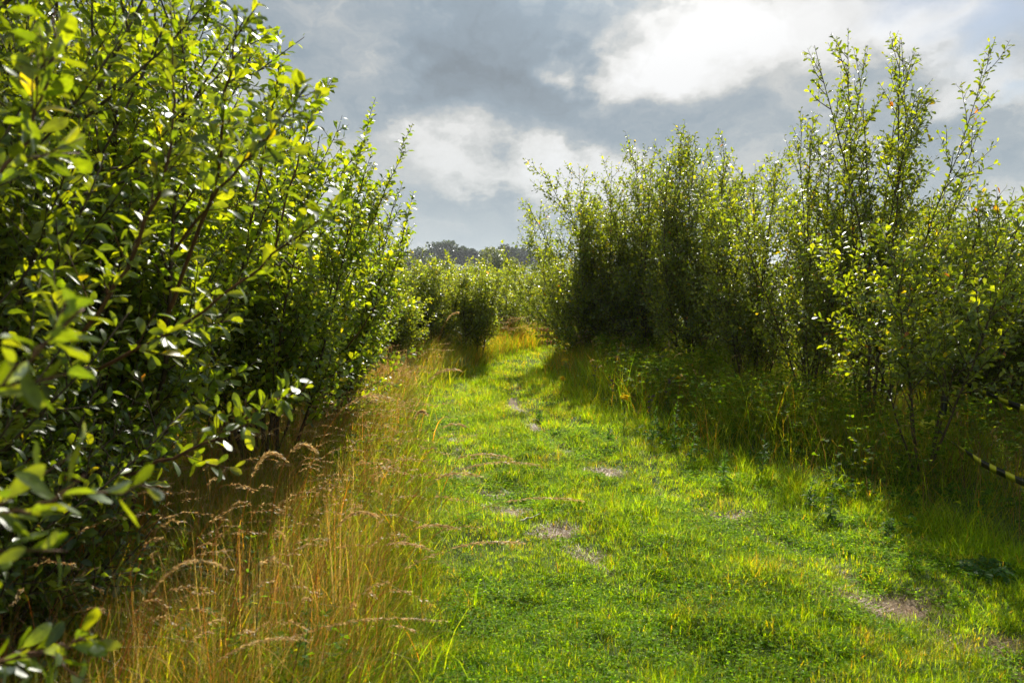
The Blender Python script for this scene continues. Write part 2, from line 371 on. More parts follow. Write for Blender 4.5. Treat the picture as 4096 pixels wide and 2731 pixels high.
# ------------------------------------------------------------------ leaves on points
def leaf_template(lod):
    if lod == 0: st = [(0,0), (.10,.05), (.2,.24), (.42,.42), (.64,.5), (.82,.40), (.94,.2), (1,0)]
    elif lod == 1: st = [(0,0), (.3,.34), (.68,.5), (1,0)]
    else: st = None
    V = []; Fc = []; S = []
    if st is None:
        V = [(0,0), (1,0), (.35,-.36), (.75,-.46), (.35,.36), (.75,.46)]
        return np.array(V), [0,2,3,1, 0,1,5,4], [4,4]
    V.append((0,0)); 
    for u, w in st[1:-1]: V += [(u,-w), (u,0), (u,w)]
    V.append((1,0)); m = len(st)-2; tip = len(V)-1
    Fc += [0,1,2, 0,2,3]; S += [3,3]
    for k in range(m-1):
        a = 1+3*k; b = a+3; Fc += [a,b,b+1,a+1, a+1,b+1,b+2,a+2]; S += [4,4]
    a = 1+3*(m-1); Fc += [a,tip,a+1, a+1,tip,a+2]; S += [3,3]
    return np.array(V), Fc, S
TPL = [leaf_template(k) for k in range(3)]
def leaves_mesh(name, P, A, Nn, Ln, Wd, cols, lod, mat, parent, fold=.35, droop=.18):
    T, Fc, S = TPL[lod]; n = len(P)
    A = A/np.linalg.norm(A, axis=1, keepdims=True)
    B = np.cross(Nn, A); B /= np.linalg.norm(B, axis=1, keepdims=True)+1e-9; Nn = np.cross(A, B)
    u = T[:, 0][None, :]; v = T[:, 1][None, :]
    dr = (droop*RNG.uniform(-.9, 2.3, n))[:, None]; fo = (fold*RNG.uniform(.1, 1.5, n))[:, None]
    tw = RNG.normal(0, .55, n)[:, None]
    zz = (-dr*u*u)*Ln[:, None] + (fo*np.abs(v) + tw*v*u)*Wd[:, None]
    if lod == 0: zz = zz + (.05*np.sin(u*19+RNG.random((n, 1))*6)*np.abs(v)*2)*Wd[:, None]
    V = P[:, None, :] + A[:, None, :]*(u*Ln[:, None])[..., None] + B[:, None, :]*(v*Wd[:, None])[..., None] + Nn[:, None, :]*zz[..., None]
    nv = len(T); flat = ((np.arange(n)*nv)[:, None] + np.array(Fc)[None, :]).ravel(); sizes = np.tile(S, n)
    at_ = {'col': ('FACE', 'FLOAT_COLOR', rgba(np.repeat(cols, len(S), axis=0)))}
    if lod == 0:
        at_['lv'] = ('POINT', 'FLOAT', np.tile(T[:, 1]*2, n)); at_['lu'] = ('POINT', 'FLOAT', np.tile(T[:, 0], n))
    return mesh_obj(name, V.reshape(-1, 3), flat, sizes, mat, parent=parent, attrs=at_, smooth=(lod < 2))
def tubes(lines, sides):
    """lines: list of (pts (k,3), radii (k,)) -> V, flat, sizes"""
    VV = []; FF = []; SS = []; base = 0
    a = np.arange(sides)*2*math.pi/sides; ca, sa = np.cos(a), np.sin(a)
    for pts, rad in lines:
        pts = np.asarray(pts, dtype=float); k = len(pts)
        d = np.gradient(pts, axis=0); d /= np.linalg.norm(d, axis=1, keepdims=True)+1e-9
        ref = np.array([0.31, .17, 1.0]) if abs(d[0, 2]) < .8 else np.array([1., .2, .1])
        s = np.cross(d, ref); s /= np.linalg.norm(s, axis=1, keepdims=True)+1e-9; t = np.cross(d, s)
        ring = pts[:, None, :] + (s[:, None, :]*ca[None, :, None] + t[:, None, :]*sa[None, :, None])*np.asarray(rad)[:, None, None]
        VV.append(ring.reshape(-1, 3)); i = np.arange(k*sides).reshape(k, sides)+base; j = np.roll(i, -1, axis=1)
        qd = np.stack([i[:-1], j[:-1], j[1:], i[1:]], -1).reshape(-1, 4); FF.append(qd.ravel()); SS.append(np.full(len(qd), 4))
        FF.append(i[0][::-1]); SS.append([sides]); FF.append(i[-1]); SS.append([sides])
        base += k*sides
    return np.concatenate(VV), np.concatenate(FF), np.concatenate(SS)

def grow(rs, p, d, length, up, jit, seg):
    pts = [np.array(p, dtype=float)]; d = np.array(d, dtype=float); d /= np.linalg.norm(d); st = length/seg
    for _ in range(seg):
        d = d + np.array([0, 0, up]) + rs.normal(0, jit, 3); d /= np.linalg.norm(d); pts.append(pts[-1] + d*st)
    return np.array(pts)
def along(pts, t):
    k = len(pts)-1; f = min(max(t*k, 0), k-1e-6); i = int(f); w = f-i
    return pts[i]*(1-w)+pts[i+1]*w, (pts[i+1]-pts[i])/np.linalg.norm(pts[i+1]-pts[i])
GREEN = [(.088,.128,.013), (.12,.158,.013), (.062,.10,.012), (.155,.185,.016), (.30,.24,.02), (.32,.12,.02)]
def shrub(name, label, cat, base, H, lean, nstem, seed, leaf=.055, lod=2, side=20, sidelen=.9, tert=4, sp=.036, group=None,
          bare_low=.12, extra=None, palette=None, probs=None, r0=.0125, stemr=.12, aim=None, pos=None, aspect=.52, low_side=1.0, skip=0):
    """many-stemmed shrub: stems lean out from one stool, side shoots bend upwards, leaves in a spiral on the shoots"""
    rs = np.random.default_rng(seed)
    bx, by = base; bz = float(gz(bx, by)); root = empty(name, (bx, by, bz)); tag(root, label, cat, group)
    LP, LA, LN, LS = [], [], [], []
    def leafy(pts, t0, L, young=0.):
        n = max(2, int(L*(1-t0)/sp)); ph = rs.random()*6.28
        tt = t0 + (1-t0)*((np.arange(n)+rs.random(n)*.6)/n)
        k = len(pts)-1; f = np.clip(tt*k, 0, k-1e-6); i = f.astype(int); w = (f-i)[:, None]
        P = pts[i]*(1-w) + pts[i+1]*w; D = pts[i+1]-pts[i]; D /= np.linalg.norm(D, axis=1, keepdims=True)
        r = rs.normal(size=3); s = np.cross(D, r); s /= np.linalg.norm(s, axis=1, keepdims=True)+1e-9; t = np.cross(D, s)
        a = ph + np.arange(n)*2.4 + rs.normal(0, .3, n)
        O = s*np.cos(a)[:, None] + t*np.sin(a)[:, None]
        an = np.radians(rs.uniform(28, 72, n))[:, None]
        A = D*np.cos(an) + O*np.sin(an); A[:, 2] -= .10
        Nn = D*np.sin(an) - O*np.cos(an) + rs.normal(0, .38, (n, 3)); Nn[:, 2] += .35
        LP.append(P + O*.004); LA.append(A); LN.append(Nn); LS.append(np.clip(1.0-.45*np.clip((tt-.8)/.2, 0, 1), .4, 1)*rs.uniform(.7, 1.2, n)*leaf)
    for s_ in range(nstem):
        phi = 2*math.pi*(s_+rs.random()*.8)/nstem; le = lean*math.sqrt((s_*0.618+.15) % 1.0)*rs.uniform(.8, 1.2)
        p0 = np.array([bx+math.cos(phi)*stemr*rs.random(), by+math.sin(phi)*stemr*rs.random(), bz-.03])
        d0 = np.array([math.cos(phi)*math.sin(le), math.sin(phi)*math.sin(le), math.cos(le)])
        if aim is not None: d0[0] += aim[0]; d0[1] += aim[1]
        L = H*rs.uniform(.74, 1.04)*(1-.12*le); 
        main = grow(rs, p0, d0, L, .035, .045, 14)
        rad = r0*rs.uniform(.7, 1.15)*np.linspace(1, .12, 15)**.8
        lines = [(main, rad)]
        leafy(main, .3, L)
        nsd = int(side*L/H)
        for j in range(nsd):
            t = bare_low + (.95-bare_low)*((j+rs.random())/nsd)
            if t < .45 and rs.random() > low_side: continue
            p, d = along(main, t); a = rs.random()*6.28; o_ = np.array([math.cos(a), math.sin(a), 0.]); o_ -= d*np.dot(o_, d)
            an = math.radians(rs.uniform(28, 62)); dd = d*math.cos(an) + o_*math.sin(an)
            sl_ = sidelen*(1.0-.60*t)*rs.uniform(.6, 1.15)*min(1, t*4+.35)
            sh = grow(rs, p, dd, sl_, .10, .06, 6); lines.append((sh, np.linspace(.0052, .0014, 7)*(1.15-.5*t)*max(1, H/3)))
            leafy(sh, .12, sl_)
            for q_ in range(int(tert*sl_/.6+rs.random())):
                t2 = rs.uniform(.15, .8); p2, d2 = along(sh, t2); o2 = rs.normal(size=3); o2 -= d2*np.dot(o2, d2); o2 /= np.linalg.norm(o2)
                an = math.radians(rs.uniform(30, 60)); L2 = sl_*(1-t2*.6)*rs.uniform(.3, .6)
                tw = grow(rs, p2, d2*math.cos(an)+o2*math.sin(an), L2, .08, .08, 4)
                lines.append((tw, np.linspace(.0026, .0009, 5))); leafy(tw, .05, L2)
        V, f, s = tubes(lines, 6 if lod == 0 else 4)
        mesh_obj('stem', V, f, s, M_BARK, parent=root, smooth=True)
    if extra:      # shoots that reach to given points
        for (pl, rr) in extra:
            pl = np.array([list(p) for p in pl]); k = len(pl)
            tt = np.linspace(0, k-1, 6*(k-1)+1); cr = np.stack([np.interp(tt, range(k), pl[:, c]) for c in range(3)], 1)
            for _ in range(3): cr[1:-1] = (cr[:-2]+2*cr[1:-1]+cr[2:])/4
            cr[1:] += rs.normal(0, .004, cr[1:].shape)
            L = float(np.sum(np.linalg.norm(np.diff(cr, axis=0), axis=1)))
            lines = [(cr, np.linspace(rr, .0013, len(cr)))]; leafy(cr, .15, L)
            for q_ in range(int(L/.07)):
                t2 = rs.uniform(.12, .85); p2, d2 = along(cr, t2); o2 = rs.normal(size=3); o2 -= d2*np.dot(o2, d2); o2 /= np.linalg.norm(o2)
                an = math.radians(rs.uniform(25, 50)); L2 = rs.uniform(.08, .22)*(1.2-t2)
                tw = grow(rs, p2, d2*math.cos(an)+o2*math.sin(an), L2, .05, .06, 4); lines.append((tw, np.linspace(.002, .0009, 5))); leafy(tw, .05, L2)
            V, f, s = tubes(lines, 6); mesh_obj('shoot', V, f, s, M_TWIG, parent=root, smooth=True)
    P = np.concatenate(LP); A = np.concatenate(LA); Nn = np.concatenate(LN); S_ = np.concatenate(LS)
    ok = (P[:, 2] > gz(P[:, 0], P[:, 1])+.02) & (np.linalg.norm(P-np.array([0, 0, EYE]), axis=1) > .75)
    P, A, Nn, S_ = P[ok], A[ok], Nn[ok], S_[ok]
    n = len(P); pal = np.array(palette or GREEN); pr = np.array(probs or [4, 4, 3, 2, .13, .03])
    k = rs.choice(len(pal), n, p=pr/pr.sum()); c = pal[k]*rs.uniform(.7, 1.35, (n, 1))
    leaves_mesh('foliage', P, A, Nn, S_, S_*aspect*rs.uniform(.8, 1.2, n), c, lod, (M_LEAF if lod == 0 else M_LEAFS), root)
    print(name, n); return root

# ------------------------------------------------------------------ the shrubs beside the track
def W3(px, py, d): return tuple(at(px, py, d))
GL = 'tall willow shrubs left of the track'; GR = 'tall willow shrubs right of the track'; GM = 'young shrubs beyond the bend'
NB = [(.09,.14,.014), (.125,.17,.014), (.06,.105,.014), (.16,.195,.016), (.30,.26,.02), (.24,.22,.02)]
# left, near: shoots cross the frame close to the lens
shrub('willow_shrub', 'nearest leafy shrub filling the left edge, with large blurred leaves close by', 'shrub',
      (-2.15, 2.15), 3.7, .62, 18, 101, leaf=.056, lod=0, side=25, sidelen=1.15, tert=4, sp=.0175, group=GL, palette=NB, r0=.017, aspect=.37,
      extra=[([W3(-500, 2300, .95), W3(-100, 2080, .98), W3(180, 2010, 1.0), W3(640, 1940, 1.06)], .0038),
             ([W3(-500, 1750, .95), W3(-120, 1600, .95), W3(60, 1500, .96), W3(330, 1230, 1.02)], .0035),
             ([W3(-400, 2900, 1.15), W3(-50, 2640, 1.2), W3(180, 2600, 1.2), W3(420, 2560, 1.25)], .0035),
             ([W3(-420, 1100, 1.3), W3(100, 600, 1.45), W3(230, 200, 1.5), W3(180, -150, 1.5)], .005),
             ([W3(60, 1700, 2.2), W3(480, 1150, 2.1), W3(700, 600, 2.0), W3(690, 0, 2.0)], .008),
             ([W3(500, 1900, 2.4), W3(900, 1750, 2.3), W3(1080, 1600, 2.25), W3(1230, 1540, 2.2)], .006),
             ([W3(350, 1500, 2.3), W3(750, 1300, 2.2), W3(1180, 960, 2.1), W3(1400, 780, 2.1)], .006),
             ([W3(650, 1300, 2.5), W3(880, 700, 2.3), W3(920, 200, 2.2), W3(1040, 10, 2.2)], .007),
             ([W3(700, 1000, 2.3), W3(980, 640, 2.1), W3(1150, 450, 2.0), W3(1240, 330, 2.0)], .005)])
shrub('willow_shrub', 'broad shrub with yellow backlit leaves behind the nearest one on the left', 'shrub',
      (-2.05, 3.65), 3.3, .52, 18, 102, leaf=0.0539, lod=1, bare_low=.18, side=29, sidelen=1.0, tert=5, sp=0.0187, group=GL, r0=.015, palette=NB, aspect=.5,
      extra=[([W3(1000, 900, 3.7), W3(1080, 500, 3.7), W3(1120, 250, 3.7), W3(1110, 115, 3.7)], .006),
             ([W3(1100, 1000, 3.8), W3(1200, 600, 3.8), W3(1270, 400, 3.8), W3(1330, 320, 3.8)], .006)])
shrub('willow_shrub', 'left-hand shrub whose thin arching shoots hang furthest out over the track against the cloud', 'shrub',
      (-1.75, 5.4), 2.65, .50, 18, 103, leaf=0.0520, lod=1, bare_low=.24, side=29, sidelen=.85, tert=5, sp=0.0187, group=GL, r0=.013, palette=NB, aspect=.6,
      extra=[([W3(1250, 1300, 5.7), W3(1350, 850, 5.7), W3(1450, 600, 5.6), W3(1500, 390, 5.6)], .006),
             ([W3(1350, 1300, 5.7), W3(1480, 900, 5.6), W3(1580, 680, 5.6), W3(1650, 490, 5.6)], .006),
             ([W3(1380, 1400, 5.7), W3(1560, 1150, 5.6), W3(1620, 900, 5.6), W3(1655, 770, 5.6)], .005),
             ([W3(1250, 1500, 5.5), W3(1450, 1420, 5.4), W3(1560, 1440, 5.4), W3(1690, 1400, 5.4)], .005)])
shrub('willow_shrub', 'dense shrub deep in the shade behind the nearest left-hand one', 'shrub',
      (-3.1, 4.2), 4.2, .5, 14, 104, leaf=0.0550, lod=2, side=29, sidelen=1.0, tert=4, sp=0.0211, group=GL, palette=NB)
shrub('willow_shrub', 'shrub at the far left edge with dark stems, furthest from the track', 'shrub',
      (-2.6, 2.85), 4.0, .5, 15, 115, leaf=0.0550, lod=1, side=27, sidelen=1.1, tert=4, sp=0.0222, group=GL, palette=NB)
shrub('willow_shrub', 'shrub between the thin arching shoots and the shaded hedge on the left', 'shrub',
      (-3.0, 6.2), 3.3, .45, 11, 105, leaf=0.0530, lod=2, side=27, sidelen=.85, tert=4, sp=0.0211, group=GL)
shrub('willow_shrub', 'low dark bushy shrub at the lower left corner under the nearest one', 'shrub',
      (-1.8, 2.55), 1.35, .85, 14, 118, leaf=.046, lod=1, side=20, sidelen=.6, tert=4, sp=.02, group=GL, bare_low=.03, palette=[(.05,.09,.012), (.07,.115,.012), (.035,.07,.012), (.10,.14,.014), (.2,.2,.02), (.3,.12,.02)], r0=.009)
shrub('willow_shrub', 'last shrub of the left-hand hedge, leaning over the dry grass where the track narrows', 'shrub',
      (-1.62, 6.9), 2.25, .50, 15, 116, leaf=0.0499, lod=2, side=27, sidelen=.8, tert=4, sp=0.0202, group=GL, bare_low=.10, palette=NB)
shrub('willow_shrub', 'shaded shrub behind the last one of the left-hand hedge', 'shrub',
      (-2.6, 8.2), 2.5, .45, 12, 117, leaf=0.0516, lod=2, side=25, sidelen=.8, tert=4, sp=0.0224, group=GL, palette=NB)
# right row
shrub('willow_shrub', 'dark dense shrub at the inside of the bend, lowest of the right-hand row', 'shrub',
      (1.12, 12.4), 2.9, .62, 14, 201, leaf=0.0546, side=32, sidelen=1.1, tert=5, sp=0.0291, group=GR, bare_low=.05)
shrub('willow_shrub', 'dense dark shrub with several leafy spires just right of the bend', 'shrub',
      (1.95, 11.5), 3.5, .38, 14, 202, leaf=0.0546, side=35, sidelen=1.0, tert=5, sp=0.0291, group=GR, bare_low=.08)
shrub('willow_shrub', 'dense shrub with the highest spires of the shaded clump right of the bend', 'shrub',
      (2.40, 10.4), 3.4, .32, 12, 203, leaf=0.0527, side=35, sidelen=.95, tert=5, sp=0.0300, group=GR, bare_low=.12)
shrub('willow_shrub', 'upright shrub between the shaded clump and the tallest shrub on the right', 'shrub',
      (2.72, 8.9), 2.75, .36, 11, 204, leaf=0.0517, side=31, sidelen=.85, tert=4, sp=0.0278, group=GR, bare_low=.14, low_side=.8)
shrub('willow_shrub', 'loose shrub with bare lower stems rising from the verge left of the tallest shrub', 'shrub',
      (2.95, 7.8), 3.2, .27, 10, 205, leaf=0.0508, side=27, sidelen=.85, tert=4, sp=0.0293, group=GR, bare_low=.16, low_side=.7)
shrub('willow_shrub', 'tallest shrub on the right, its pointed shoots reaching near the top of the picture', 'shrub',
      (3.3, 7.3), 3.74, .18, 12, 206, leaf=0.0546, side=29, sidelen=.75, tert=4, sp=0.0293, group=GR, bare_low=.13, low_side=.7, r0=.015)
shrub('willow_shrub', 'small shrub with the striped tape tied round its dark stem', 'shrub',
      (2.94, 5.6), 2.25, .44, 6, 207, leaf=0.0517, side=24, sidelen=.75, tert=4, sp=0.0205, group=GR, bare_low=.30, low_side=.8, stemr=.04)
shrub('willow_shrub', 'low shrub just right of the tallest one, well below its pointed shoots', 'shrub',
      (4.25, 7.9), 2.2, .34, 11, 208, leaf=0.0470, side=28, sidelen=.8, tert=4, sp=0.0222, group=GR, bare_low=.12)
shrub('willow_shrub', 'narrow-leaved dark shrub at the right edge of the picture', 'shrub',
      (5.0, 8.3), 2.2, .34, 12, 209, leaf=0.0433, side=29, sidelen=.75, tert=4, sp=0.0210, group=GR, bare_low=.08, aspect=.36,
      palette=[(.04,.075,.015), (.05,.09,.015), (.06,.10,.018), (.10,.13,.02), (.25,.16,.03), (.2,.08,.03)])
shrub('willow_shrub', 'shrub at the right edge behind the striped tape', 'shrub',
      (4.75, 6.7), 2.0, .42, 7, 210, leaf=0.0433, side=27, sidelen=.75, tert=4, sp=0.0222, group=GR, bare_low=.12, aspect=.45)
shrub('willow_shrub', 'shrub cut by the right edge of the picture beside the lower striped tape', 'shrub',
      (4.15, 5.3), 2.0, .5, 11, 211, leaf=.048, side=24, sidelen=.75, tert=4, sp=.026, group=GR, bare_low=.04, aspect=.45)
shrub('willow_shrub', 'shrub filling the gap between the taped one and the narrow-leaved one', 'shrub',
      (4.3, 7.0), 2.05, .42, 11, 212, leaf=.052, side=24, sidelen=.8, tert=4, sp=.027, group=GR, bare_low=.12)
shrub('willow_shrub', 'shrub with fine pale spires joining the lowest shrub at the bend to the shaded clump', 'shrub',
      (1.5, 12.0), 3.15, .46, 14, 213, leaf=.052, side=27, sidelen=.95, tert=4, sp=.028, group=GR, bare_low=.06)
for i, (x, y, H, lab) in enumerate([
        (3.35, 12.2, 3.35, 'shrub in the second row seen through the gap left of the middle right-hand shrub'),
        (4.1, 10.4, 2.7, 'second row shrub glimpsed between the stems of the tallest shrub'),
        (5.2, 10.2, 2.4, 'second row shrub glimpsed between the tallest shrub and the narrow-leaved one'),
        (6.5, 10.6, 2.4, 'second row shrub glimpsed behind the narrow-leaved shrub at the right edge')]):
    shrub('willow_shrub', lab, 'shrub', (x, y), H, .38, 11, 220+i, leaf=0.0527, side=27, sidelen=.9, tert=4, sp=0.0325, group=GR, bare_low=.06)
# beyond the bend
mid = [(-.62, 12.9, 1.85, .30, 'shrub with a single slim trunk standing at the outer edge of the bend'),
       (-1.35, 12.6, 1.9, .40, 'sunlit shrub left of the slim-trunked one at the bend'),
       (-1.75, 10.9, 1.75, .42, 'low shrub between the tall left-hand hedge and the bend'),
       (-2.6, 11.8, 2.0, .40, 'shrub behind the thin arching shoots of the left-hand hedge'),
       (-1.05, 14.5, 2.1, .40, 'yellow-green shrub just behind the slim-trunked one'),
       (-.15, 16.0, 1.9, .46, 'shrub where the track disappears, left of the orange barrier'),
       (.6, 18.4, 2.3, .45, 'silvery shrub behind the tuft of tan grass at the bend'),
       (-.7, 17.5, 2.0, .40, 'shrub in the third row behind the bend'),
       (.1, 20.5, 2.2, .40, 'pale glittering shrub further down the slope'),
       (1.15, 19.3, 2.1, .40, 'glittering shrub beside the edge of the shaded clump'),
       (-1.9, 17.0, 2.2, .38, 'shrub with slim spires against the dark distant trees'),
       (1.0, 24.0, 2.4, .40, 'distant shrub below the big sunlit tree'),
       (-1.2, 22.5, 2.6, .38, 'distant shrub with spires below the dark ridge trees'),
       (-3.2, 20.5, 2.7, .38, 'distant shrub at the left end of the far row'),
       (-.15, 24.5, 2.6, .45, 'distant shrub closing the gap below the ridge trees'),
       (2.4, 22.0, 2.3, .40, 'distant shrub right of the big sunlit tree')]
for i, (x, y, H, ln, lab) in enumerate(mid):
    shrub('young_shrub', lab, 'shrub', (x, y), H*(.84 if y > 13 else .84), ln*1.2, 12 if i else 7, 300+i, leaf=.052+.0012*max(0, y-12), side=27 if y < 16 else 15, sidelen=.75, tert=4 if y < 16 else 3,
          sp=.019+.0009*max(0, y-12), group=GM, bare_low=.16 if i == 0 else .05, r0=.010, palette=[(.10,.14,.03), (.13,.165,.03), (.07,.11,.025), (.16,.19,.03), (.28,.26,.05), (.3,.14,.03)])

# ------------------------------------------------------------------ rough growth beside the track
def region(n, x0, x1, y0, y1, f):
    x, y = scatter(n, x0, x1, y0, y1); k = f(x, y) & (np.abs(x) < .69*y+.6); return x[k], y[k]
DRY = [(.40,.19,.045), (.46,.31,.11), (.20,.095,.03), (.48,.36,.18), (.14,.19,.015)]
VG = [(.085,.15,.008), (.125,.20,.008), (.19,.23,.012), (.055,.10,.008), (.28,.17,.04)]
soft = lambda x, s: x + RNG.normal(0, s, len(x))
# left: fine green growth, then dry orange stalks among it
x, y = region(210000, -3.4, .1, 1.5, 13.5, lambda x, y: (soft(x, .10) < xl(y)+.02) & (RNG.random(len(x)) < np.clip(1.15-(y-2)/14, .3, 1)))
cl = fbm(x*2, y*2, 51); H = (.17+.32*cl)*RNG.uniform(.5, 1.35, len(x))*np.clip((xl(y)+.1-x)/.35+.25, .3, 1)
cols = gcol(len(x), VG, [4, 5, 4, 2, 2])
o = build_blades('verge_grass', x, y, H, (.0022+.0003*y)*RNG.uniform(.7, 1.3, len(x)), cols, lean=(0, .5), curl=(.1, .9), bias=(0.2, .4))
tag(o, 'tall green grass standing under the dry stalks left of the track', 'grass', kind='stuff')
x, y = region(74000, -3.2, .0, 1.6, 14, lambda x, y: (soft(x, .09) < xl(y)-.03) & (RNG.random(len(x)) < np.clip(1.1-(y-2)/16, .3, 1)) & (fbm(x*1.7, y*1.7, 52) > .36))
H = (.26+.42*fbm(x*1.3, y*1.3, 53))*RNG.uniform(.5, 1.25, len(x))*np.clip((xl(y)+.1-x)/.4+.3, .4, 1)
cols = gcol(len(x), DRY, [4, 4.5, 1.8, 4, 3])
o = build_blades('dry_grass', x, y, H, (.0015+.00028*y)*RNG.uniform(.7, 1.3, len(x)), cols, lean=(0, .7), curl=(-.3, .7), mat=M_DRY, bias=(0.1, .4))
tag(o, 'orange and straw coloured dry grass stalks leaning along the left verge', 'dry grass', kind='stuff')
x, y = region(15000, -3.0, .1, 1.7, 12, lambda x, y: (soft(x, .12) < xl(y)+.08))
o = build_blades('broad_grass', x, y, RNG.uniform(.22, .52, len(x)), RNG.uniform(.0045, .0075, len(x)), gcol(len(x), [(.14,.22,.008), (.20,.25,.01), (.09,.16,.008), (.34,.28,.03), (.36,.19,.05)], [5, 4, 3, 1.5, 1]), lean=(.1, .7), curl=(.2, 1.2), seg=4)
tag(o, 'broad bent yellow-green blades scattered through the dry stalks', 'grass', kind='stuff')
# right: taller green verge between the track and the stems
def right(x, y): return (soft(x, .15) > xr(y)+.12)
x, y = region(150000, .2, 9.5, 2.6, 15.5, lambda x, y: right(x, y) & (x < 9) & (RNG.random(len(x)) < np.clip(1.1-(y-3)/16, .35, 1)))
ed = np.clip((x-xr(y))/np.interp(y, [5, 9], [1.0, .35]), .12, 1); H = (.11+.62*ed*fbm(x*1.6, y*1.6, 54)*1.2)*RNG.uniform(.45, 1.25, len(x))

for fx, fy in ((1.06, 7.3), (.68, 10.4), (.6, 9.6), (1.68, 8.0)): H *= 1-.65*np.exp(-((x-fx)**2+((y-fy)*.6)**2)/.05)
H *= 1-.55*np.exp(-(((x-3.6)/1.1)**2+((y-4.9)/.9)**2)); cols = gcol(len(x), VG, [5, 5, 3, 3, 1.6])
o = build_blades('verge_grass', x, y, H, (.0024+.0003*y)*RNG.uniform(.7, 1.4, len(x)), cols, lean=(0, .4), curl=(.1, 1.0))
tag(o, 'tall green grass between the track and the right-hand shrubs', 'grass', kind='stuff')
x, y = region(30000, .4, 9.5, 3.6, 16, lambda x, y: (soft(x, .25) > xr(y)+.55) & (fbm(x*1.1, y*1.1, 55) > .42))
H = (.25+.5*fbm(x*1.6, y*1.6, 56))*RNG.uniform(.5, 1.25, len(x))
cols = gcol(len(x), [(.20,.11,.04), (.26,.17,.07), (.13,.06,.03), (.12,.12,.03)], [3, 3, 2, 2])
o = build_blades('dry_grass', x, y, H, (.0016+.0003*y)*RNG.uniform(.7, 1.3, len(x)), cols, lean=(0, .5), curl=(0, .7), mat=M_DRY)
tag(o, 'brown dead stalks in the shade at the foot of the right-hand shrubs', 'dry grass', kind='stuff')
# rough growth under the young shrubs beyond the bend
x, y = region(60000, -4.5, 5, 12.5, 26, lambda x, y: (x < xl(y)-.05) | (x > xr(y)+.2))
H = (.10+.5*fbm(x*1.1, y*1.1, 57))*RNG.uniform(.5, 1.25, len(x)); cols = gcol(len(x), VG+DRY[:3], [5, 5, 4, 3, 1.2, .4, .8, .4])
o = build_blades('rough_grass', x, y, H, .009*RNG.uniform(.7, 1.4, len(x)), cols, lean=(0, .5), curl=(0, .8), seg=2)
tag(o, 'rough mixed grass under the young shrubs beyond the bend', 'grass', kind='stuff')
x, y = region(90000, -2.6, 3, 11.2, 17.5, lambda x, y: ((x < xl(y)-.02) & (x > xl(y)-1.6)) | ((x > xr(y)+.05) & (x < xr(y)+1.2)))
H = (.12+.42*fbm(x*1.7, y*1.7, 58))*RNG.uniform(.5, 1.3, len(x)); cols = gcol(len(x), VG+DRY[:3], [3, 4, 2, 4, 1, 1, 1.5, .8])
o = build_blades('rough_grass', x, y, H, .006*RNG.uniform(.7, 1.4, len(x)), cols, lean=(0, .5), curl=(0, .9), seg=2)
tag(o, 'knee-high rough growth edging the far bend of the track', 'grass', kind='stuff')

# clover and small round leaves in the mown track
def clover(name, n, x0, x1, y0, y1, f, size, label, hgt, pal, cat='clover'):
    x, y = region(n, x0, x1, y0, y1, f); n = len(x); z = gz(x, y) + hgt*RNG.uniform(.3, 1.1, n)
    P = np.repeat(np.stack([x, y, z], 1), 3, axis=0); a = np.repeat(RNG.random(n)*6.28, 3) + np.tile([0, 2.09, 4.19], n)
    m = len(P); A = np.stack([np.cos(a), np.sin(a), RNG.uniform(-.1, .35, m)], 1); Nn = np.stack([RNG.normal(0, .25, m), RNG.normal(0, .25, m), np.ones(m)], 1)
    S_ = size*RNG.uniform(.6, 1.35, m)*(1+.06*np.maximum(P[:, 1]-4, 0))
    o = leaves_mesh(name, P, A, Nn, S_, S_*.85, gcol(m, pal, [4, 4, 2]), 2, M_CLOVER, None)
    tag(o, label, cat, kind='stuff'); return o
inpath = lambda x, y: (x > xl(y)-.1) & (x < xr(y)+.25)
clover('clover', 150000, -1.5, 4.2, 2.3, 8.5, lambda x, y: inpath(x, y) & (fbm(x*1.9, y*1.9, 61) > .50-.03*(x > 1.5)) & (RNG.random(len(x)) > bare(x, y)), .011,
       'patches of clover and small round leaves among the mown grass', .034, [(.09,.18,.005), (.125,.225,.005), (.18,.28,.007)])
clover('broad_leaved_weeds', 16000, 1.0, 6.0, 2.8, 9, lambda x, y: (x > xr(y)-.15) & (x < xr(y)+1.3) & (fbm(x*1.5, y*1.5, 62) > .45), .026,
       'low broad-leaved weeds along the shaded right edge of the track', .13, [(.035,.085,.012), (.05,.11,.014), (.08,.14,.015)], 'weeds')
clover('broad_leaved_weeds', 9000, -3.0, 0, 1.8, 8, lambda x, y: (x < xl(y)-.1) & (fbm(x*1.5, y*1.5, 63) > .5), .024,
       'small green leaves showing through the dry grass on the left', .30, [(.06,.12,.012), (.08,.16,.014), (.16,.2,.02)], 'weeds')
clover('tall_weeds', 60000, .6, 7.5, 4.4, 14, lambda x, y: (soft(x, .2) > xr(y)+.45) & (x < xr(y)+3) & (fbm(x*2.2, y*2.2, 64) > .50), .026,
       'tangle of small-leaved weeds standing at the foot of the right-hand shrubs', .52, [(.06,.11,.012), (.09,.15,.014), (.14,.17,.02)], 'weeds')
